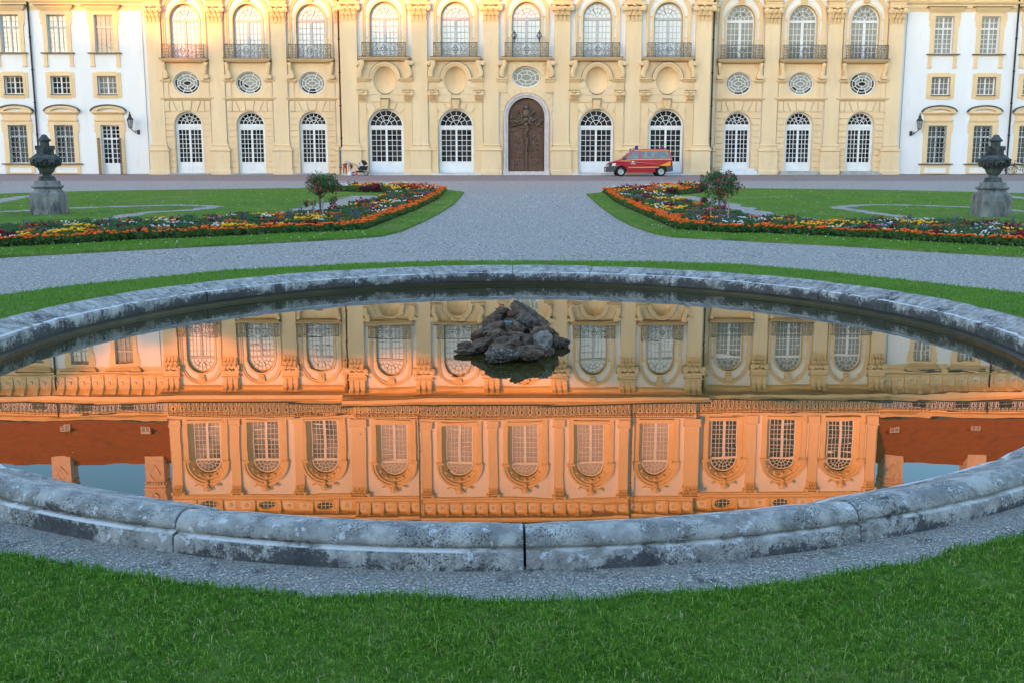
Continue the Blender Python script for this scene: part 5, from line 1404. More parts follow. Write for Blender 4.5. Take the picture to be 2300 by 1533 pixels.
# ================================================================== URNS
URNS = mat("old_grey_sandstone", (.125, .135, .13), (.05, .055, .055), 3.5, .95, .6, 22, .15, c3=(.045, .05, .05), s3=6, t3=(.5, .68), dist=.02)
URNB = mat("pedestal_stone", (.30, .295, .285), (.13, .128, .128), 3.0, .95, .6, 18, .15, c3=(.06, .06, .065), s3=3.2, t3=(.5, .66), dist=.02, stretch=(1, 1, .35))
def urn(label, x, y, rz):
    t = thing("garden_urn", label, "stone urn", (x, y, gz(y)), (0, 0, rz), "stone urns on pedestals flanking the parterre")
    mb = MB()
    def octa(r, c): return [(r, -r+c), (r, r-c), (r-c, r), (-r+c, r), (-r, r-c), (-r, -r+c), (-r+c, -r), (r-c, -r)]
    def stack(lv):
        rows = [[(p[0], p[1], z) for p in octa(r, c)] for r, c, z in lv]
        n = 8; mb.add([p for q in rows for p in q], [(i*n+k, i*n+(k+1) % n, (i+1)*n+(k+1) % n, (i+1)*n+k) for i in range(len(rows)-1) for k in range(n)]+[tuple((len(rows)-1)*n+k for k in range(n))])
    stack([(.43, .08, -.05), (.435, .08, .5), (.425, .08, .52), (.42, .08, .66), (.38, .07, .68), (.31, .06, .76), (.30, .06, .80), (.335, .06, .82), (.365, .07, .85), (.365, .07, .88), (.31, .06, .91), (.29, .05, .92), (.285, .05, 1.02), (.27, .05, 1.03)])
    o = obj("pedestal", mb.mesh("pedestal", URNB), t)
    mb = MB(); mb.smooth = True
    mb.lathe([(.26, 1.02), (.25, 1.06), (.20, 1.13), (.13, 1.18), (.115, 1.21), (.15, 1.25), (.205, 1.30), (.21, 1.33), (.235, 1.36), (.235, 1.39), (.29, 1.43), (.33, 1.47), (.385, 1.54), (.41, 1.62), (.40, 1.70), (.35, 1.76), (.27, 1.79), (.14, 1.80)], n=28)
    for k in range(20):   # lobes and hanging garland
        a = 2*math.pi*k/20; mb.blob((.385*math.cos(a), .385*math.sin(a), 1.56), .045, .045, .10, 6, 5)
    for k in range(8):
        a = 2*math.pi*k/8
        for j in range(-2, 3): mb.blob((.41*math.cos(a+j*.15), .41*math.sin(a+j*.15), 1.66-.02*(4-j*j)), .05, .05, .045, 6, 4)
    for k in range(10): a = 2*math.pi*k/10; mb.blob((.19*math.cos(a), .19*math.sin(a), 1.11), .05, .05, .06, 6, 4)
    obj("urn_bowl", mb.mesh("urn_bowl", URNS), t)
    mb = MB(); mb.smooth = True; mb.lathe([(.145, 1.78), (.135, 1.85), (.13, 2.16), (.135, 2.19)], n=20); obj("urn_neck", mb.mesh("urn_neck", URNS), t)
    mb = MB(); mb.smooth = True; mb.lathe([(.15, 2.18), (.185, 2.20), (.185, 2.23), (.14, 2.27), (.10, 2.32), (.07, 2.37), (.02, 2.39)], n=20); obj("urn_lid", mb.mesh("urn_lid", URNS), t)
    for q in range(4):
        a = math.pi/2*q
        mb = MB(); mb.box(.15, .24, -.05, .05, 1.76, 1.98); mb.box(.17, .275, -.055, .055, 1.94, 2.06); mb.blob((.26, 0, 1.76), .08, .07, .07, 7, 5)
        obj("urn_handle", mb.mesh("urn_handle", URNS), t, (0, 0, 0), (0, 0, a))
    mb = MB(); mb.smooth = True; mb.blob((0, -.15, 1.95), .07, .05, .12, 8, 6); mb.tube([(-.14, -.1, 2.0), (-.08, -.16, 1.86), (0, -.18, 1.82), (.08, -.16, 1.86), (.14, -.1, 2.0)], .03, 6)
    obj("urn_mask", mb.mesh("urn_mask", URNS), t)
urn("weathered stone urn on a pedestal before the door with iron grilles", -13.50, 31.1, R(0))
urn("weathered stone urn on a dark streaked pedestal in front of the bicycles", 14.36, 30.0, R(3))

# ================================================================== PLANTS
LEAF = mat("fuchsia_leaves", (.085, .16, .045), (.05, .10, .03), 14, .5, 0, None, .35, trans=.2, c3=(.12, .2, .06), s3=22)
BARK = mat("grey_brown_bark", (.20, .14, .11), (.11, .08, .06), 20, .9, .4, 60, .1)
STAKE = mat("weathered_stake", (.36, .33, .30), (.25, .23, .21), 12, .9, .2, 40, .1)
PINK = mat("pink_blossom", (.62, .02, .11), (.42, .01, .05), 20, .6, 0, None, .3)
def leafquad(V, F, c, s, r_):
    n = Vector((r_.gauss(0, 1), r_.gauss(0, 1), r_.gauss(0, 1)+.5)).normalized(); a = n.orthogonal().normalized(); a.rotate(Matrix.Rotation(r_.uniform(0, 6.28), 3, n)); b = n.cross(a)
    o = len(V); V += [c-a*s, c+b*s*.5+n*s*.15, c+a*s, c-b*s*.5+n*s*.15]; F.append((o, o+1, o+2, o+3))
def standard_fuchsia(label, x, y, rw, hc, seed, stakes):
    r_ = random.Random(seed); g = gz(y)
    t = thing("standard_fuchsia", label, "small tree", (x, y, g+.06), (0, 0, 0), "standard fuchsias in the flower beds")
    mb = MB(); mb.smooth = True; mb.tube([(0, 0, -.1), (.01, 0, .3), (-.01, .01, .62), (.0, 0, .8)], .032, 8, .024)
    for k in range(7):
        a = 6.28*k/7+r_.uniform(-.3, .3); L = r_.uniform(.28, .5)*rw/.5
        mb.tube([(0, 0, .60+.03*k), (.4*L*math.cos(a), .4*L*math.sin(a), .80), (L*math.cos(a), L*math.sin(a), 1.0+r_.uniform(-.1, .15))], .016, 5, .006)
    obj("trunk", mb.mesh("trunk", BARK), t)
    V = []; F = []; cl = []
    for k in range(30):
        while True:
            p = Vector((r_.uniform(-1, 1), r_.uniform(-1, 1), r_.uniform(-1, 1)))
            if .25 < p.length < 1: break
        cl.append((Vector((p.x*rw*.95, p.y*rw*.95, hc+p.z*rw*.62+.05)), r_.uniform(.10, .19)))
    for k in range(6):
        a = r_.uniform(0, 6.28); cl.append((Vector((rw*.8*math.cos(a), rw*.8*math.sin(a), hc-rw*r_.uniform(.6, 1.0))), .08))
    for c, q in cl:
        for i in range(int(620*q)):
            d = Vector((r_.gauss(0, 1), r_.gauss(0, 1), r_.gauss(0, 1))); d = d.normalized()*q*r_.uniform(.4, 1.1)
            leafquad(V, F, c+d, r_.uniform(.022, .038), r_)
    mb = MB(); mb.add(V, F); obj("crown", mb.mesh("crown", LEAF), t)
    mb = MB()
    for k in range(46):
        c, q = r_.choice(cl); d = Vector((r_.gauss(0, 1), r_.gauss(0, 1)-.6, r_.gauss(0, 1)-.2)).normalized()*q*1.12; p = c+d
        mb.blob((p.x, p.y, p.z), .016, .016, .028, 5, 4); mb.lathe([(.012, p.z-.01), (.03, p.z-.035)], p.x, p.y, 5, False)
    obj("blossoms", mb.mesh("blossoms", PINK), t)
    for sx, sy in stakes:
        mb = MB(); mb.tube([(sx, sy, -.15), (sx*.97, sy*.97, .66)], .017, 6); mb.box(-.0, .001, -.001, 0, .6, .62)
        obj("stake", mb.mesh("stake", STAKE), t)
    mb = MB()
    for sx, sy in stakes: mb.tube([(sx*.97, sy*.97, .6), (0, 0, .61)], .009, 5)
    obj("tie", mb.mesh("tie", STAKE), t)
standard_fuchsia("small fuchsia tree with a dense round crown in the bed nearest the pram", -4.72, 27.2, .46, .93, 5, [(-.19, .10), (.20, -.75)])
standard_fuchsia("small fuchsia tree with a loose spreading crown in the bed nearest the red van", 5.66, 26.5, .54, 1.0, 9, [(-.20, .12), (.19, -.22)])

FOL = mat("bedding_foliage", (.11, .22, .05), (.06, .14, .034), 20, .6, 0, None, .25, trans=.35, c3=(.12, .22, .06), s3=30)
FOLB = mat("bluish_foliage", (.10, .19, .08), (.06, .125, .05), 20, .6, 0, None, .2, trans=.35)
FOLD = mat("purple_foliage", (.06, .018, .02), (.03, .01, .012), 20, .6, 0, None, .25)
PET = {k: mat(n, a, b, 30, .6, 0, None, .2) for k, n, a, b in (
    ("orange", "orange_petals", (.88, .15, .005), (.75, .09, .003)), ("yellow", "yellow_petals", (.88, .48, .01), (.8, .36, .008)),
    ("white", "white_petals", (.78, .78, .76), (.66, .66, .66)), ("lilac", "lilac_petals", (.38, .34, .62), (.28, .25, .5)),
    ("red", "dark_red_petals", (.28, .008, .03), (.17, .006, .02)), ("blue", "blue_violet_petals", (.10, .07, .33), (.07, .05, .22)))}
def plant(kind, seed):
    r_ = random.Random(seed); V = []; F = []
    h = {"orange": .17, "yellow": .21, "white": .19, "lilac": .20, "red": .20, "blue": .30, "green": .26}[kind]
    w = .17
    for i in range(95 if kind != "green" else 140):
        a = r_.uniform(0, 6.28); q = w*math.sqrt(r_.random()); z = h*r_.uniform(.12, .86)
        leafquad(V, F, Vector((q*math.cos(a), q*math.sin(a), z)), r_.uniform(.03, .05), r_)
    mb = MB(); mb.add(V, F)
    mb.cur = 1
    if kind in ("orange", "yellow", "white", "lilac"):
        n = {"orange": 8, "yellow": 6, "white": 8, "lilac": 6}[kind]; br = {"orange": .034, "yellow": .034, "white": .023, "lilac": .024}[kind]
        for i in range(n):
            a = r_.uniform(0, 6.28); q = w*1.02*math.sqrt(r_.random()); z = h*r_.uniform(.86, 1.12)
            mb.blob((q*math.cos(a), q*math.sin(a), z), br, br, br*.62, 7, 4)
    elif kind == "red":
        for i in range(9):
            a = r_.uniform(0, 6.28); q = w*math.sqrt(r_.random()); z = h*r_.uniform(.7, 1.1)
            V2 = []; F2 = []; 
            for k in range(5): leafquad(V2, F2, Vector((q*math.cos(a), q*math.sin(a), z))+Vector((r_.gauss(0, .02), r_.gauss(0, .02), r_.gauss(0, .02))), .036, r_)
            mb.add(V2, F2)
    elif kind == "blue":
        for i in range(3):
            a = r_.uniform(0, 6.28); q = w*.7*math.sqrt(r_.random()); mb.tube([(q*math.cos(a), q*math.sin(a), h*.5), (q*1.2*math.cos(a), q*1.2*math.sin(a), h*r_.uniform(.95, 1.25))], .016, 5, .006)
    fol = FOLB if kind in ("lilac", "green") else (FOLD if kind == "red" else FOL)
    return mb.mesh("plant", [fol, PET.get(kind, FOL)])
PLANTS = {k: [plant(k, 100*i+j) for j in range(4)] for i, k in enumerate(("orange", "yellow", "white", "lilac", "red", "blue", "green"))}
PN = {"orange": "orange_marigold", "yellow": "yellow_marigold", "white": "white_bedding_flower", "lilac": "lilac_ageratum", "red": "dark_red_coleus", "blue": "blue_salvia", "green": "leafy_bedding_plant"}
PLAB = {"orange": "orange marigold", "yellow": "golden yellow marigold", "white": "white flowering bedding plant", "lilac": "pale lilac ageratum", "red": "dark red leaved bedding plant", "blue": "blue violet salvia", "green": "bushy green bedding plant"}
PCAT = {"orange": "marigold", "yellow": "marigold", "white": "flower", "lilac": "flower", "red": "flower", "blue": "salvia", "green": "plant"}
def seg_d(p, a, b):
    ax, ay = a; bx, by = b; dx, dy = bx-ax, by-ay; t = max(0, min(1, ((p[0]-ax)*dx+(p[1]-ay)*dy)/(dx*dx+dy*dy+1e-9)))
    return math.hypot(p[0]-ax-t*dx, p[1]-ay-t*dy)
def put(kind, x, y, side, place, r_, sc=1.0):
    o = obj(PN[kind], r_.choice(PLANTS[kind]), None, (x, y, gz(y)+.055), (0, 0, r_.uniform(0, 6.28)), (sc*r_.uniform(.9, 1.15),)*3)
    tag(o, "%s %s" % (PLAB[kind], place), PCAT[kind], "%ss of the %s flower bed, %s" % (PLAB[kind], side, place))
def fill_bed(poly, nfront, side, sidetxt, seed):
    r_ = random.Random(seed); front = poly[:nfront]
    # front edging row, walked along the boundary
    pts = [Vector(p) for p in front]; cum = 0; nxt = .12
    inward = -1 if side == "left" else 1
    for a, b in zip(pts[:-1], pts[1:]):
        L = (b-a).length; d = (b-a)/L; nn = Vector((-d.y, d.x))
        c = sum((Vector(p) for p in poly), Vector((0, 0)))/len(poly)
        cand = a+nn*.2
        if not bool(inside(np.array([((a+b)/2+nn*.25).x]), np.array([((a+b)/2+nn*.25).y]), poly)[0]): nn = -nn
        while nxt < cum+L:
            p = a+d*(nxt-cum)
            q = p+nn*r_.uniform(.14, .24); put("orange", q.x, q.y, side, "in the edging row of the bed "+sidetxt, r_)
            st = .29 if p.y < 34 else .52
            nxt += st*r_.uniform(.85, 1.15)
        cum += L
    xs = [p[0] for p in poly]; ys_ = [p[1] for p in poly]
    y = min(ys_); row = 0
    while y < max(ys_):
        st = .37 if y < 30 else (.50 if y < 38 else .72)
        x = min(xs)+(row % 2)*st*.5
        while x < max(xs):
            px, py = x+r_.uniform(-.12, .12), y+r_.uniform(-.1, .1)
            if bool(inside(np.array([px]), np.array([py]), poly)[0]):
                dmin = min(seg_d((px, py), a, b) for a, b in zip(front[:-1], front[1:]))
                dall = min(seg_d((px, py), poly[i], poly[(i+1) % len(poly)]) for i in range(len(poly)))
                if dmin > .34 and dall > .12:
                    v = noise.noise(Vector((px*.9+seed, py*.55, 0)))+.25*noise.noise(Vector((px*3, py*2, seed)))
                    u = r_.random()
                    if py > 43.5: k = "orange" if u < .42 else ("red" if v > .05 else ("yellow" if u < .6 else "white"))
                    elif v > .33: k = "yellow"
                    elif v > .16: k = "orange" if u < .45 else ("red" if u < .6 else "green")
                    elif v > .04: k = "white" if u < .5 else ("green" if u < .9 else "yellow")
                    elif v > -.06: k = "lilac" if u < .35 else ("white" if u < .5 else "green")
                    elif v > -.16: k = "green" if u < .6 else ("white" if u < .8 else "orange")
                    elif v > -.26: k = "red" if u < .8 else "blue"
                    else: k = "blue" if u < .12 else ("orange" if u < .5 else "green")
                    sc = 1.25 if py > 38 else (1.1 if py > 30 else 1.0)
                    depth = "among the mixed plants of the bed " if py < 43.5 else "in the far strip of the bed "
                    put(k, px, py, side, depth+sidetxt, r_, sc)
            x += st
        y += st*.9; row += 1
fill_bed(bedL, 13, "left", "nearest the pram", 21)
fill_bed(bedR, 12, "right", "nearest the red van", 33)
# clover heads and weeds in lawn and gravel
CLOV = mat("clover_heads", (.62, .6, .52), (.5, .48, .4), 20, .8, 0, None, .2)
mb = MB()
for i in range(900):
    s_ = rnd.choice((-1, 1)); poly = lawnL if s_ < 0 else lawnR
    x = s_*rnd.uniform(1.5, 20); y = rnd.uniform(19, 46) if rnd.random() < .6 else rnd.uniform(20, 27)
    if bool(inside(np.array([x]), np.array([y]), poly)[0]):
        r = rnd.uniform(.010, .018); mb.blob((x, y, gz(y)+.085), r, r, r*.8, 5, 3)
tag(obj("clover", mb.mesh("clover", CLOV)), "tiny white clover heads sprinkled over the parterre lawns", None, None, 'stuff')
x, y = scatter(9000, -9, 9, 18.4, 30, lambda x, y: ~inside(x, y, lawnL) & ~inside(x, y, lawnR) & ~inside(x, y, RING_OUT) & (np.sin(x*1.9+np.sin(y*1.3)*2)+np.cos(y*1.7-x) > .9))
kk = nrng.uniform(0, 1, len(x)) < np.where(y < 20.6, .5, .12)
blades("weeds", x[kk], y[kk], .03, .02, BLADE2, "sparse weeds creeping over the gravel", 1.2, .0, lambda yy: .1+np.maximum(0, yy-18.5)*.02195)

# ================================================================== VAN
RED = mat("red_car_paint", (.40, .006, .014), None, 1, .3, 0, None, .5)
RED.node_tree.nodes["Principled BSDF"].inputs["Coat Weight"].default_value = .6
PLAS = mat("dark_grey_plastic", (.065, .075, .08), (.05, .058, .062), 20, .6, 0, None, .4)
YELP = mat("yellow_reflective", (.80, .40, .01), None, 1, .5, 0, None, .4)
TYRE = mat("tyre_rubber", (.015, .015, .016), (.025, .025, .025), 10, .85, 0, None, .2)
SILV = mat("silver_wheel", (.45, .47, .48), None, 1, .35, 0, None, .5, metal=.6)
VGL = mat("van_glass", (.16, .20, .19), (.07, .09, .09), 2.2, .05, 0, None, .7)
LAMPW = mat("headlamp_glass", (.75, .76, .74), None, 1, .15, 0, None, .6)
BLUE = mat("blue_beacon", (.012, .02, .20), None, 1, .2, 0, None, .6)
WLET = mat("white_lettering", (.8, .8, .8), None, 1, .6)
van = thing("fire_service_van", "red and yellow fire service van with blue roof beacons parked before the palace doors", "van", (9.72, 71.7, gz(71.7)))
Lx = 4.50
def vx(p): return -Lx/2+p*Lx        # 0 nose .. 1 tail ; side towards the viewer at y=0, far side y=1.85
def section(profile, y0, y1, inset=0):
    pass
mb = MB()
low = [(.015, .42), (.012, .62), (.03, .86), (.06, .98), (.16, 1.12), (.20, 1.16)]
# hull: side outline split into body (to the belt) and greenhouse
out = [(.015, .34), (.010, .58), (.022, .80), (.045, .93), (.10, 1.03), (.165, 1.12), (.225, 1.18), (.31, 1.50), (.375, 1.78), (.42, 1.84), (.60, 1.87), (.86, 1.86), (.945, 1.82), (.965, 1.70), (.992, 1.15), (.998, .75), (.995, .36)]
wheel = lambda c: [(c+.095*math.cos(math.pi*k/10), .33+.095*Lx*math.sin(math.pi*k/10)*.98) for k in range(11)]
wf, wr = .205, .825
bottom = [(.90+.02, .30)]+[p for p in wheel(wr)]+[(wr-.11, .26), (wf+.11, .26)]+[p for p in wheel(wf)]+[(wf-.12, .30)]
def tum(z):   # tumblehome
    return .0 if z < 1.05 else (z-1.05)*.20
poly = out+[(p[0], p[1]) for p in bottom]
n = len(poly)
tri = tessellate_polygon([[Vector((vx(a), b, 0)) for a, b in poly]])
near = [(vx(a), tum(b)+.04*(a < .05), b) for a, b in poly]; farr = [(vx(a), 1.85-tum(b)-.04*(a < .05), b) for a, b in poly]
mb.add(near, tri); mb.add(farr, tri)
mb.smooth = False
mb.add(near+farr, [(i, (i+1) % n, n+(i+1) % n, n+i) for i in range(n)])
obj("body", mb.mesh("body", RED), van)
def sidepanel(name, pts, m, off=-.006, parent=van):
    """a part lying on the near flank and its twin on the far flank"""
    k = len(pts); t3 = tessellate_polygon([[Vector((vx(a), b, 0)) for a, b in pts]])
    mb = MB(); mb.add([(vx(a), 1.85-tum(b)-off, b) for a, b in pts], t3); obj(name, mb.mesh(name, m), parent)
    mb = MB(); mb.add([(vx(a), tum(b)+off, b) for a, b in pts], t3); return obj(name, mb.mesh(name, m), parent)
sidepanel("side_window", [(.285, 1.18), (.315, 1.33), (.385, 1.66), (.405, 1.69), (.475, 1.70), (.475, 1.20)], VGL)
sidepanel("side_window", [(.515, 1.22), (.515, 1.70), (.72, 1.70), (.72, 1.22)], VGL)
sidepanel("side_window", [(.73, 1.22), (.73, 1.70), (.925, 1.68), (.955, 1.24)], VGL)
mb = MB(); mb.add([(vx(.232), .16, 1.21), (vx(.232), 1.69, 1.21), (vx(.378), 1.56, 1.765), (vx(.378), .29, 1.765)], [(0, 1, 2, 3)])
for v in range(len(mb.v)): mb.v[v] = (mb.v[v][0]-.02, mb.v[v][1], mb.v[v][2]+.012)
obj("windscreen", mb.mesh("windscreen", VGL), van)
sidepanel("roof_stripe", [(.41, 1.74), (.41, 1.775), (.945, 1.765), (.955, 1.735)], YELP)
sidepanel("belt_stripe", [(.17, 1.06), (.28, 1.125), (.50, 1.165), (.985, 1.185), (.985, 1.14), (.50, 1.122), (.28, 1.08)], YELP)
sidepanel("side_stripe", [(.315, .585), (.315, .635), (.80, .66), (.785, .60)], YELP)
sidepanel("rubbing_strip", [(.33, .525), (.32, .575), (.785, .592), (.785, .55)], PLAS, -.02)
tri_ = sidepanel("tail_triangle", [(.795, .71), (.965, 1.03), (.965, .73)], YELP)
sidepanel("front_bumper", [(-.012, .34), (-.012, .56), (.02, .70), (.145, .70), (.125, .50), (.105, .33), (.03, .28)], PLAS, -.02)
mb = MB(); mb.box(vx(-.016), vx(.03), 0, 1.85, .32, .66); obj("bumper_front", mb.mesh("bumper_front", PLAS), van)
sidepanel("rear_bumper", [(.915, .34), (.915, .52), (.885, .70), (1.002, .70), (1.008, .36), (.95, .30)], PLAS, -.02)
sidepanel("headlight", [(.060, .70), (.070, .86), (.10, .90), (.128, .90), (.118, .72)], LAMPW, -.012)
sidepanel("grille", [(.018, .71), (.022, .86), (.045, .90), (.068, .87), (.058, .70)], IRON, -.010)
sidepanel("tail_light", [(.972, .76), (.974, 1.05), (.992, 1.05), (.996, .76)], mat("tail_lamp", (.25, .01, .015), None, 1, .3), -.008)
for a0 in (.495, .725): sidepanel("door_seam", [(a0, .45), (a0, 1.15), (a0+.0025, 1.15), (a0+.0025, .45)], PLAS, -.004)
sidepanel("door_handle", [(.44, 1.0), (.44, 1.03), (.485, 1.04), (.485, 1.01)], PLAS, -.03)
sidepanel("door_emblem", [(.372, .96), (.376, 1.03), (.398, 1.03), (.402, .96), (.387, .93)], WLET, -.008)
for z0 in (.872, .835):
    mb = MB(); x0 = .352 if z0 > .85 else .357
    for k in range(11): mb.box(vx(x0+k*.0066), vx(x0+k*.0066+.0046), -.007, -.005, z0, z0+.024)
    obj("door_lettering", mb.mesh("door_lettering", WLET), van)
cu = bpy.data.curves.new("number", 'FONT'); cu.body = "112"; cu.size = .17; cu.extrude = .002; cu.align_x = 'CENTER'
tmp = bpy.data.objects.new("number", cu); COL.objects.link(tmp)
bpy.context.view_layer.update()
me = bpy.data.meshes.new_from_object(tmp.evaluated_get(bpy.context.evaluated_depsgraph_get())); bpy.data.objects.remove(tmp)
me.materials.clear(); me.materials.append(mat("red_lettering", (.55, .03, .01), None, 1, .6))
obj("tail_number", me, tri_, (vx(.925), -.012, .76), (R(90), 0, 0))
mb = MB(); mb.box(vx(.236), vx(.27), -.17, -.02, 1.17, 1.36); obj("wing_mirror", mb.mesh("wing_mirror", PLAS), van)
mb = MB(); mb.box(vx(-.02), vx(-.013), .6, 1.1, .42, .53); obj("number_plate", mb.mesh("number_plate", WLET), van)
def wheel_o(c, y, s):
    w_ = obj("wheel", None, van, (vx(c), y, .325)) if False else None
    mb = MB(); mb.smooth = True; prof_ = [(.20, -.10), (.30, -.105), (.322, -.08), (.325, 0), (.322, .08), (.30, .105), (.20, .10)]
    mb.lathe(prof_, n=28, cap=False)
    w_ = obj("wheel", mb.mesh("wheel", TYRE), van, (vx(c), y, .325), (R(90), 0, 0))
    mb = MB(); mb.lathe([(.205, .06), (.20, .095), (.15, .085), (.13, .10), (.10, .075), (.09, .10), (.02, .105)], n=24); mb.lathe([(.205, -.06), (.20, -.09), (.02, -.09)], n=24)
    obj("rim", mb.mesh("rim", SILV), w_)
for c in (wf, wr):
    for y in (.13, 1.72): wheel_o(c, y, 1)
    sidepanel("wheel_arch", [(c+.10*math.cos(math.pi*k/10), .33+.1*Lx*math.sin(math.pi*k/10)*.98) for k in range(11)], TYRE, .10)
mb = MB(); mb.lathe([(.13, 1.85), (.13, 1.90), (.12, 1.92), (.12, 2.06), (.10, 2.09), (.02, 2.10)], vx(.455), .55, 14); obj("blue_beacon", mb.mesh("blue_beacon", BLUE), van)
mb = MB(); mb.lathe([(.05, 1.88), (.05, 2.12), (.02, 2.14)], vx(.835), .5, 10); obj("blue_beacon", mb.mesh("blue_beacon", BLUE), van)
mb = MB(); mb.tube([(vx(.80), .5, 1.86), (vx(.83), .5, 1.93), (vx(.90), .5, 1.93), (vx(.905), .5, 1.86)], .035, 6); obj("roof_rail", mb.mesh("roof_rail", PLAS), van)
mb = MB(); mb.tube([(vx(.34), .3, 1.70), (vx(.36), .3, 1.86), (vx(.42), .35, 1.88)], .03, 6); obj("roof_bar", mb.mesh("roof_bar", PLAS), van)
mb = MB(); mb.tube([(vx(.36), .9, 1.75), (vx(.37), .9, 1.9)], .04, 8); obj("siren", mb.mesh("siren", PLAS), van)
mb = MB(); mb.tube([(vx(.245), .45, 1.22), (vx(.30), .5, 1.42)], .012, 4); obj("wiper", mb.mesh("wiper", PLAS), van)

# ================================================================== PERSON, PRAM, BAGS
SKIN = mat("skin", (.42, .24, .16), None, 1, .6); HAIR = mat("dark_hair", (.035, .022, .016), (.05, .03, .02), 30, .6)
LILAC = mat("lilac_cloth", (.56, .42, .50), (.48, .36, .44), 10, .9); CORAL = mat("coral_trousers", (.50, .11, .09), (.4, .09, .07), 10, .9); WCL = mat("white_cloth", (.75, .76, .78), (.64, .65, .68), 8, .9)
def skin_body(name, joints, edges, m, parent, levels=2, root=0):
    me = bpy.data.meshes.new(name); me.from_pydata([j[:3] for j in joints], edges, []); me.materials.append(m)
    o = obj(name, me, parent)
    md = o.modifiers.new("skin", 'SKIN'); md.use_smooth_shade = True
    for i, j in enumerate(joints):
        me.skin_vertices[0].data[i].radius = (j[3], j[4] if len(j) > 4 else j[3]); me.skin_vertices[0].data[i].use_root = (i == root)
    sb = o.modifiers.new("sub", 'SUBSURF'); sb.levels = levels; sb.render_levels = levels
    bpy.context.view_layer.update()
    ev = bpy.data.meshes.new_from_object(o.evaluated_get(bpy.context.evaluated_depsgraph_get()))
    o.modifiers.clear(); o.data = ev
    if not ev.materials: ev.materials.append(m)
    return o
px_, py_ = 1930/1930*0, 0
pg = gz(73.9)
per = thing("person", "person in a lilac top and coral trousers bending over a white bag", "person", (-10.93, 73.9, pg))
# bent forward to the right, hips high on the left, head low, one arm reaching to the bag
sk = [(-.06, 0, .84, .14, .12), (.08, -.02, .93, .14, .12), (.27, -.03, .90, .14, .11), (.36, -.03, .80, .06), (.42, -.03, .70, .06),
      (-.07, -.07, .76, .08), (-.12, -.10, .45, .05), (-.13, -.10, .08, .042), (-.02, -.16, .035, .036),
      (-.03, .09, .76, .08), (.02, .12, .45, .05), (-.02, .13, .08, .042), (.09, .10, .035, .036),
      (.26, -.20, .82, .055), (.24, -.22, .58, .042), (.22, -.20, .36, .030), (.22, -.20, .29, .034),
      (.28, .14, .80, .055), (.36, .14, .56, .042), (.32, .06, .36, .030), (.30, .04, .29, .034)]
ed = [(0, 1), (1, 2), (2, 3), (3, 4), (0, 5), (5, 6), (6, 7), (7, 8), (0, 9), (9, 10), (10, 11), (11, 12), (2, 13), (13, 14), (14, 15), (15, 16), (2, 17), (17, 18), (18, 19), (19, 20)]
skin_body("body", sk, ed, SKIN, per)
mb = MB(); mb.smooth = True; mb.blob((.46, -.04, .63), .085, .08, .11, 12, 9); mb.blob((.53, -.06, .60), .02, .018, .025, 6, 5); mb.blob((.50, -.115, .61), .012, .01, .012, 5, 4); mb.blob((.44, -.12, .63), .02, .012, .028, 5, 4)
obj("head", mb.mesh("head", SKIN), per)
mb = MB(); mb.smooth = True; mb.blob((.44, -.03, .65), .098, .092, .115, 12, 9); mb.blob((.42, -.08, .56), .06, .05, .09, 8, 6); obj("hair", mb.mesh("hair", HAIR), per)
for q in (-.20, .04):
    mb = MB(); mb.smooth = True; bx_ = .22 if q < 0 else .30
    for k in range(4): mb.tube([(bx_-.022+.015*k, q, .29), (bx_-.02+.016*k, q-.01, .235-.006*(k in (1, 2))), (bx_-.012+.014*k, q-.02, .21)], .008, 5, .006)
    mb.tube([(bx_-.03, q, .28), (bx_-.048, q-.02, .25), (bx_-.04, q-.03, .225)], .009, 5, .007)
    obj("hand", mb.mesh("hand", SKIN), per)
top = [(-.02, 0, .88, .165, .15), (.10, -.02, .95, .165, .14), (.27, -.03, .915, .165, .13), (.26, -.20, .83, .075), (.245, -.215, .64, .062), (.28, .14, .81, .075), (.345, .14, .62, .062)]
skin_body("top", top, [(0, 1), (1, 2), (2, 3), (3, 4), (2, 5), (5, 6)], LILAC, per)
tr = [(-.06, 0, .83, .125, .125), (-.08, -.07, .74, .09), (-.13, -.10, .45, .062), (-.13, -.10, .20, .052), (-.03, .08, .74, .09), (.03, .12, .45, .062), (.0, .13, .20, .052)]
skin_body("trousers", tr, [(0, 1), (1, 2), (2, 3), (0, 4), (4, 5), (5, 6)], CORAL, per)
for x_, y_ in ((-.10, -.13), (.02, .11)):
    mb = MB(); mb.smooth = True; mb.blob((x_+.06, y_, .035), .12, .05, .045, 10, 6); obj("shoe", mb.mesh("shoe", WCL), per)
bag = thing("white_bag", "white cloth bag standing on the paving at the bending person's hands", "bag", (-10.62, 73.62, gz(73.62)))
mb = MB(); mb.smooth = True
rows = [(.13, .09, 0), (.15, .10, .06), (.13, .09, .16), (.07, .05, .27), (.035, .03, .33)]
mb.add([(a*math.cos(2*math.pi*k/14)*(1+.12*math.sin(k*2.3)), b*math.sin(2*math.pi*k/14), z) for a, b, z in rows for k in range(14)], [(i*14+k, i*14+(k+1) % 14, (i+1)*14+(k+1) % 14, (i+1)*14+k) for i in range(4) for k in range(14)]+[tuple(56+k for k in range(14))])
obj("sack", mb.mesh("sack", WCL), bag)
mb = MB(); mb.tube([(-.03, 0, .32), (-.06, 0, .42), (0, 0, .46), (.06, 0, .42), (.03, 0, .32)], .012, 5); obj("handle", mb.mesh("handle", WCL), bag)
BLK = mat("black_fabric", (.018, .016, .018), (.03, .027, .03), 10, .85); PNKB = mat("pink_bag", (.62, .20, .34), (.5, .15, .27), 10, .8); GRYF = mat("pale_grey_fabric", (.55, .56, .57), None, 1, .9)
pr = thing("pram", "black pram with raised hood and grey lining beside the palace wall", "pram", (-9.95, 73.8, gz(73.8)))
mb = MB(); mb.smooth = True
hood = []
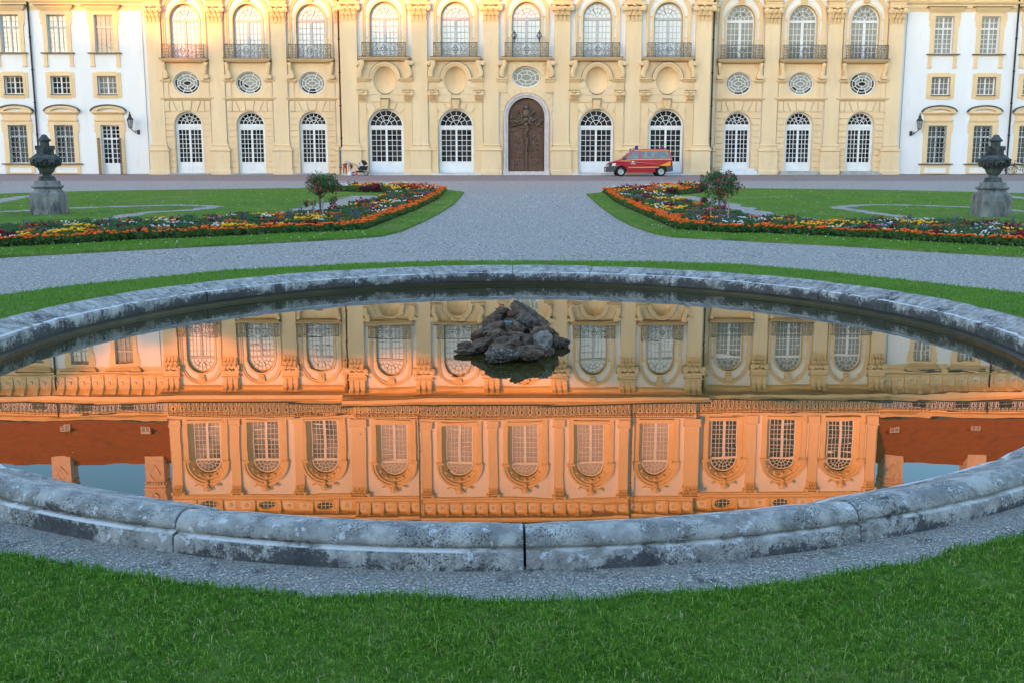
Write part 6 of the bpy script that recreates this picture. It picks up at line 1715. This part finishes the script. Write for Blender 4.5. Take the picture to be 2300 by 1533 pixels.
for i in range(9):
    a = R(20+i*17)          # fan of the hood
    hood.append([(.28+.34*math.cos(a)*.9, -.22+.44*k/6, .66+.42*math.sin(a)*(1-.10*abs(k-3)/3)) for k in range(7)])
mb.add([p for r in hood for p in r], [(i*7+k, i*7+k+1, (i+1)*7+k+1, (i+1)*7+k) for i in range(8) for k in range(6)])
for k in (0, 6): mb.add([(.28, -.22+.44*k/6, .66)]+[hood[i][k] for i in range(9)], [(0, i, i+1) for i in range(1, 9)])
obj("hood", mb.mesh("hood", BLK), pr)
mb = MB(); mb.frust(.0, .52, -.2, .2, .36, -.18, .6, -.23, .23, .66); obj("carrycot", mb.mesh("carrycot", BLK), pr)
mb = MB(); mb.add([(.10, -.228, .70), (.34, -.228, .68), (.16, -.228, 1.0), (.06, -.228, .96)], [(0, 1, 2, 3)]); mb.frust(-.16, .02, -.21, .21, .50, -.2, .06, -.235, .235, .64); obj("lining", mb.mesh("lining", GRYF), pr)
mb = MB()
for q in (-.22, .22):
    mb.tube([(-.42, q, .17), (.1, q, .40), (.52, q, .14)], .016, 6); mb.tube([(.50, q, .12), (-.02, q, .56), (-.36, q, .80), (-.52, q, .84)], .014, 6); mb.tube([(-.36, q, .12), (.3, q, .42)], .014, 6)
mb.tube([(-.52, -.22, .84), (-.54, 0, .85), (-.52, .22, .84)], .018, 6)
obj("frame", mb.mesh("frame", PLAS), pr)
for x_, r_ in ((-.38, .13), (.48, .15)):
    for q in (-.24, .24):
        mb = MB(); mb.smooth = True; mb.lathe([(r_-.03, -.02), (r_, -.015), (r_, .015), (r_-.03, .02)], n=18, cap=False)
        w_ = obj("wheel", mb.mesh("wheel", TYRE), pr, (x_, q, r_), (R(90), 0, 0))
        mb = MB(); mb.lathe([(.035, -.02), (.035, .02)], n=8)
        for k in range(5): a = 2*math.pi*k/5; mb.box(-.01, .01, -.01, .01, -.01, .01); mb.tube([(0, 0, 0), ((r_-.02)*math.cos(a), (r_-.02)*math.sin(a), 0)], .008, 4)
        obj("hub", mb.mesh("hub", SILV), w_)
mb = MB(); mb.box(-.25, .3, -.17, .17, .2, .32); obj("basket", mb.mesh("basket", BLK), pr)
pb_ = thing("pink_bag", "bulging pink bag lying in front of the pram on the paving", "bag", (-10.18, 73.45, gz(73.45)))
mb = MB(); mb.smooth = True; mb.blob((0, 0, .12), .17, .12, .125, 12, 8); obj("sack", mb.mesh("sack", PNKB), pb_)
mb = MB(); mb.tube([(-.08, -.04, .2), (-.05, -.06, .28), (.05, -.06, .28), (.08, -.04, .2)], .01, 5); obj("handle", mb.mesh("handle", PNKB), pb_)

# ================================================================== BICYCLES
BK = mat("bicycle_paint", (.03, .03, .035), None, 1, .4)
def bicycle(label, x, y, rz):
    t = thing("bicycle", label, "bicycle", (x, y, gz(y)), (0, 0, rz), "bicycles parked at the wing wall")
    for wx in (-.52, .52):
        mb = MB(); mb.smooth = True
        for k in range(24):
            pass
        N = 28
        mb.tube([(.335*math.cos(2*math.pi*k/N), 0, .335*math.sin(2*math.pi*k/N)) for k in range(N+1)], .02, 6, cap=False)
        w_ = obj("wheel", mb.mesh("wheel", TYRE), t, (wx, 0, .355))
        mb = MB(); mb.lathe([(.02, -.04), (.02, .04)], n=6)
        for k in range(14): a = 2*math.pi*k/14; mb.tube([(0, 0, 0), (.32*math.cos(a), 0, .32*math.sin(a))], .003, 3)
        obj("spokes", mb.mesh("spokes", SILV), w_)
    mb = MB()
    for p, q in (((-.52, .355), (-.38, .82)), ((-.40, .76), (.13, .68)), ((-.42, .68), (.02, .32)), ((.02, .32), (.16, .84)), ((.02, .32), (.52, .355)), ((.52, .355), (.13, .70))): mb.tube([(p[0], 0, p[1]), (q[0], 0, q[1])], .018, 6)
    obj("frame", mb.mesh("frame", BK), t)
    mb = MB(); mb.tube([(-.38, 0, .82), (-.36, 0, .98)], .015, 6); mb.tube([(-.24, -.27, 1.02), (-.36, -.16, 1.04), (-.37, 0, .98), (-.36, .16, 1.04), (-.24, .27, 1.02)], .014, 6); obj("handlebar", mb.mesh("handlebar", IRON), t)
    mb = MB(); mb.smooth = True; mb.blob((.18, 0, .88), .14, .09, .045, 10, 6); obj("saddle", mb.mesh("saddle", IRON), t)
    mb = MB(); mb.tube([(.2, 0, .70), (.66, 0, .72)], .012, 5); mb.box(.3, .68, -.08, .08, .715, .73); obj("carrier", mb.mesh("carrier", SILV), t)
    for wx in (-.52, .52):
        mb = MB(); mb.line([(wx+.38*math.cos(R(a)), .355+.38*math.sin(R(a))) for a in range(20, 171, 15)], .012, -.03, .03); obj("mudguard", mb.mesh("mudguard", BK), t)
    mb = MB(); mb.box(-.12, .12, -.012, .012, .255, .27); mb.lathe([(.085, -.03), (.085, -.024)], n=12); obj("crank", mb.mesh("crank", SILV), t)
    return t
b1 = bicycle("dark bicycle with a white cloth on it, half hidden behind the stone urn", 36.95, 75.9, R(-28))
mb = MB(); mb.smooth = True; mb.frust(-.02, .22, -.1, .1, .93, -.08, .2, -.14, .12, 1.08); mb.box(.0, .16, -.13, -.12, .7, .95); o = obj("white_cloth", mb.mesh("white_cloth", WCL), None, (36.95+.05, 75.88, gz(75.9)), (0, 0, R(-28)))
tag(o, "white cloth thrown over the saddle of the bicycle behind the urn", "cloth")
bicycle("dark bicycle cut off by the edge of the picture beyond the other bicycle", 38.25, 75.9, R(-20))

# ================================================================== PARK TREES BEHIND THE VIEWER (their shadow lies over the court)
TREEL = mat("park_tree_leaves", (.045, .085, .025), (.028, .055, .016), .5, .7, 0, None, .2)
def shade_top(u):
    """height of the shadow edge on the palace front at facade coordinate u"""
    xs = [-60, -40, -37, -35.2, -34.2, -32.5, -31, -29.6, -28.4, -27.4, -26.4, -25, -22.5, -20, -17.5, -15, -10, -7.6, -5, -2.5, 0, 2.5, 5, 10, 15, 20, 26, 31, 36, 60]
    zs = [15.5, 15.0, 14.6, 13.6, 12.0, 11.2, 10.8, 11.3, 11.5, 10.9, 9.8, 9.3, 11.0, 11.6, 12.0, 12.7, 11.5, 11.9, 12.5, 12.0, 12.7, 13.1, 14.2, 14.7, 15.3, 16.3, 16.2, 15.4, 14.6, 14.5]
    return float(np.interp(u, xs, zs))
TY = -62.0
sdist = (75-TY)/math.cos(SUN_AZ); rise = sdist*math.tan(SUN_EL)
r_ = random.Random(77); N = 130000
V = np.empty((0, 3)); 
xs = nrng.uniform(-150, 110, N)
u_ = xs+(75-TY)*math.tan(SUN_AZ)-PX
tops = np.array([shade_top(a) for a in u_])+rise
depth = nrng.uniform(0, 1, N)
hz = np.where(depth < .35, tops-nrng.exponential(.35, N), nrng.uniform(0.3, 1, N)*tops)
hz = np.clip(hz, .3, None)
yy = TY+nrng.normal(0, 2.2, N)
yy = np.where(tops-hz < 1.6, TY+nrng.normal(0, .5, N), yy)
sz = nrng.uniform(.28, .62, N); sz = np.where(hz < tops-2, sz*1.7, sz*.8)
a = nrng.normal(0, 1, (N, 3)); a /= np.linalg.norm(a, axis=1)[:, None]; b = np.cross(a, nrng.normal(0, 1, (N, 3))); b /= np.linalg.norm(b, axis=1)[:, None]
c = np.stack([xs, yy, hz], 1)
Q = np.stack([c-a*sz[:, None], c+b*sz[:, None]*.7, c+a*sz[:, None], c-b*sz[:, None]*.7], 1)
me = bpy.data.meshes.new("tree_belt"); me.vertices.add(4*N); me.vertices.foreach_set("co", Q.astype(np.float32).ravel())
me.loops.add(4*N); me.loops.foreach_set("vertex_index", np.arange(4*N, dtype=np.int32)); me.polygons.add(N)
me.polygons.foreach_set("loop_start", np.arange(0, 4*N, 4, dtype=np.int32)); me.polygons.foreach_set("loop_total", np.full(N, 4, np.int32)); me.update(calc_edges=True); me.materials.append(TREEL)
tag(obj("tree_belt", me), "dense belt of leafy park trees facing the palace", None, None, 'stuff')
# thick inner foliage mass and trunks of the belt
mb = MB(); st = 2.0; x = -152
rows = []
while x < 112:
    top = shade_top(x+(75-TY)*math.tan(SUN_AZ)-PX)+rise-1.1
    rows.append([(x, TY-1.5, .1), (x, TY-2.2, top*.5), (x, TY, top), (x, TY+2.2, top*.5), (x, TY+1.5, .1)]); x += st
mb.add([p for r in rows for p in r], [(i*5+k, i*5+k+1, (i+1)*5+k+1, (i+1)*5+k) for i in range(len(rows)-1) for k in range(4)])
tag(obj("tree_belt", mb.mesh("tree_belt", TREEL)), "dense inner mass of the park tree belt", None, None, 'stuff')
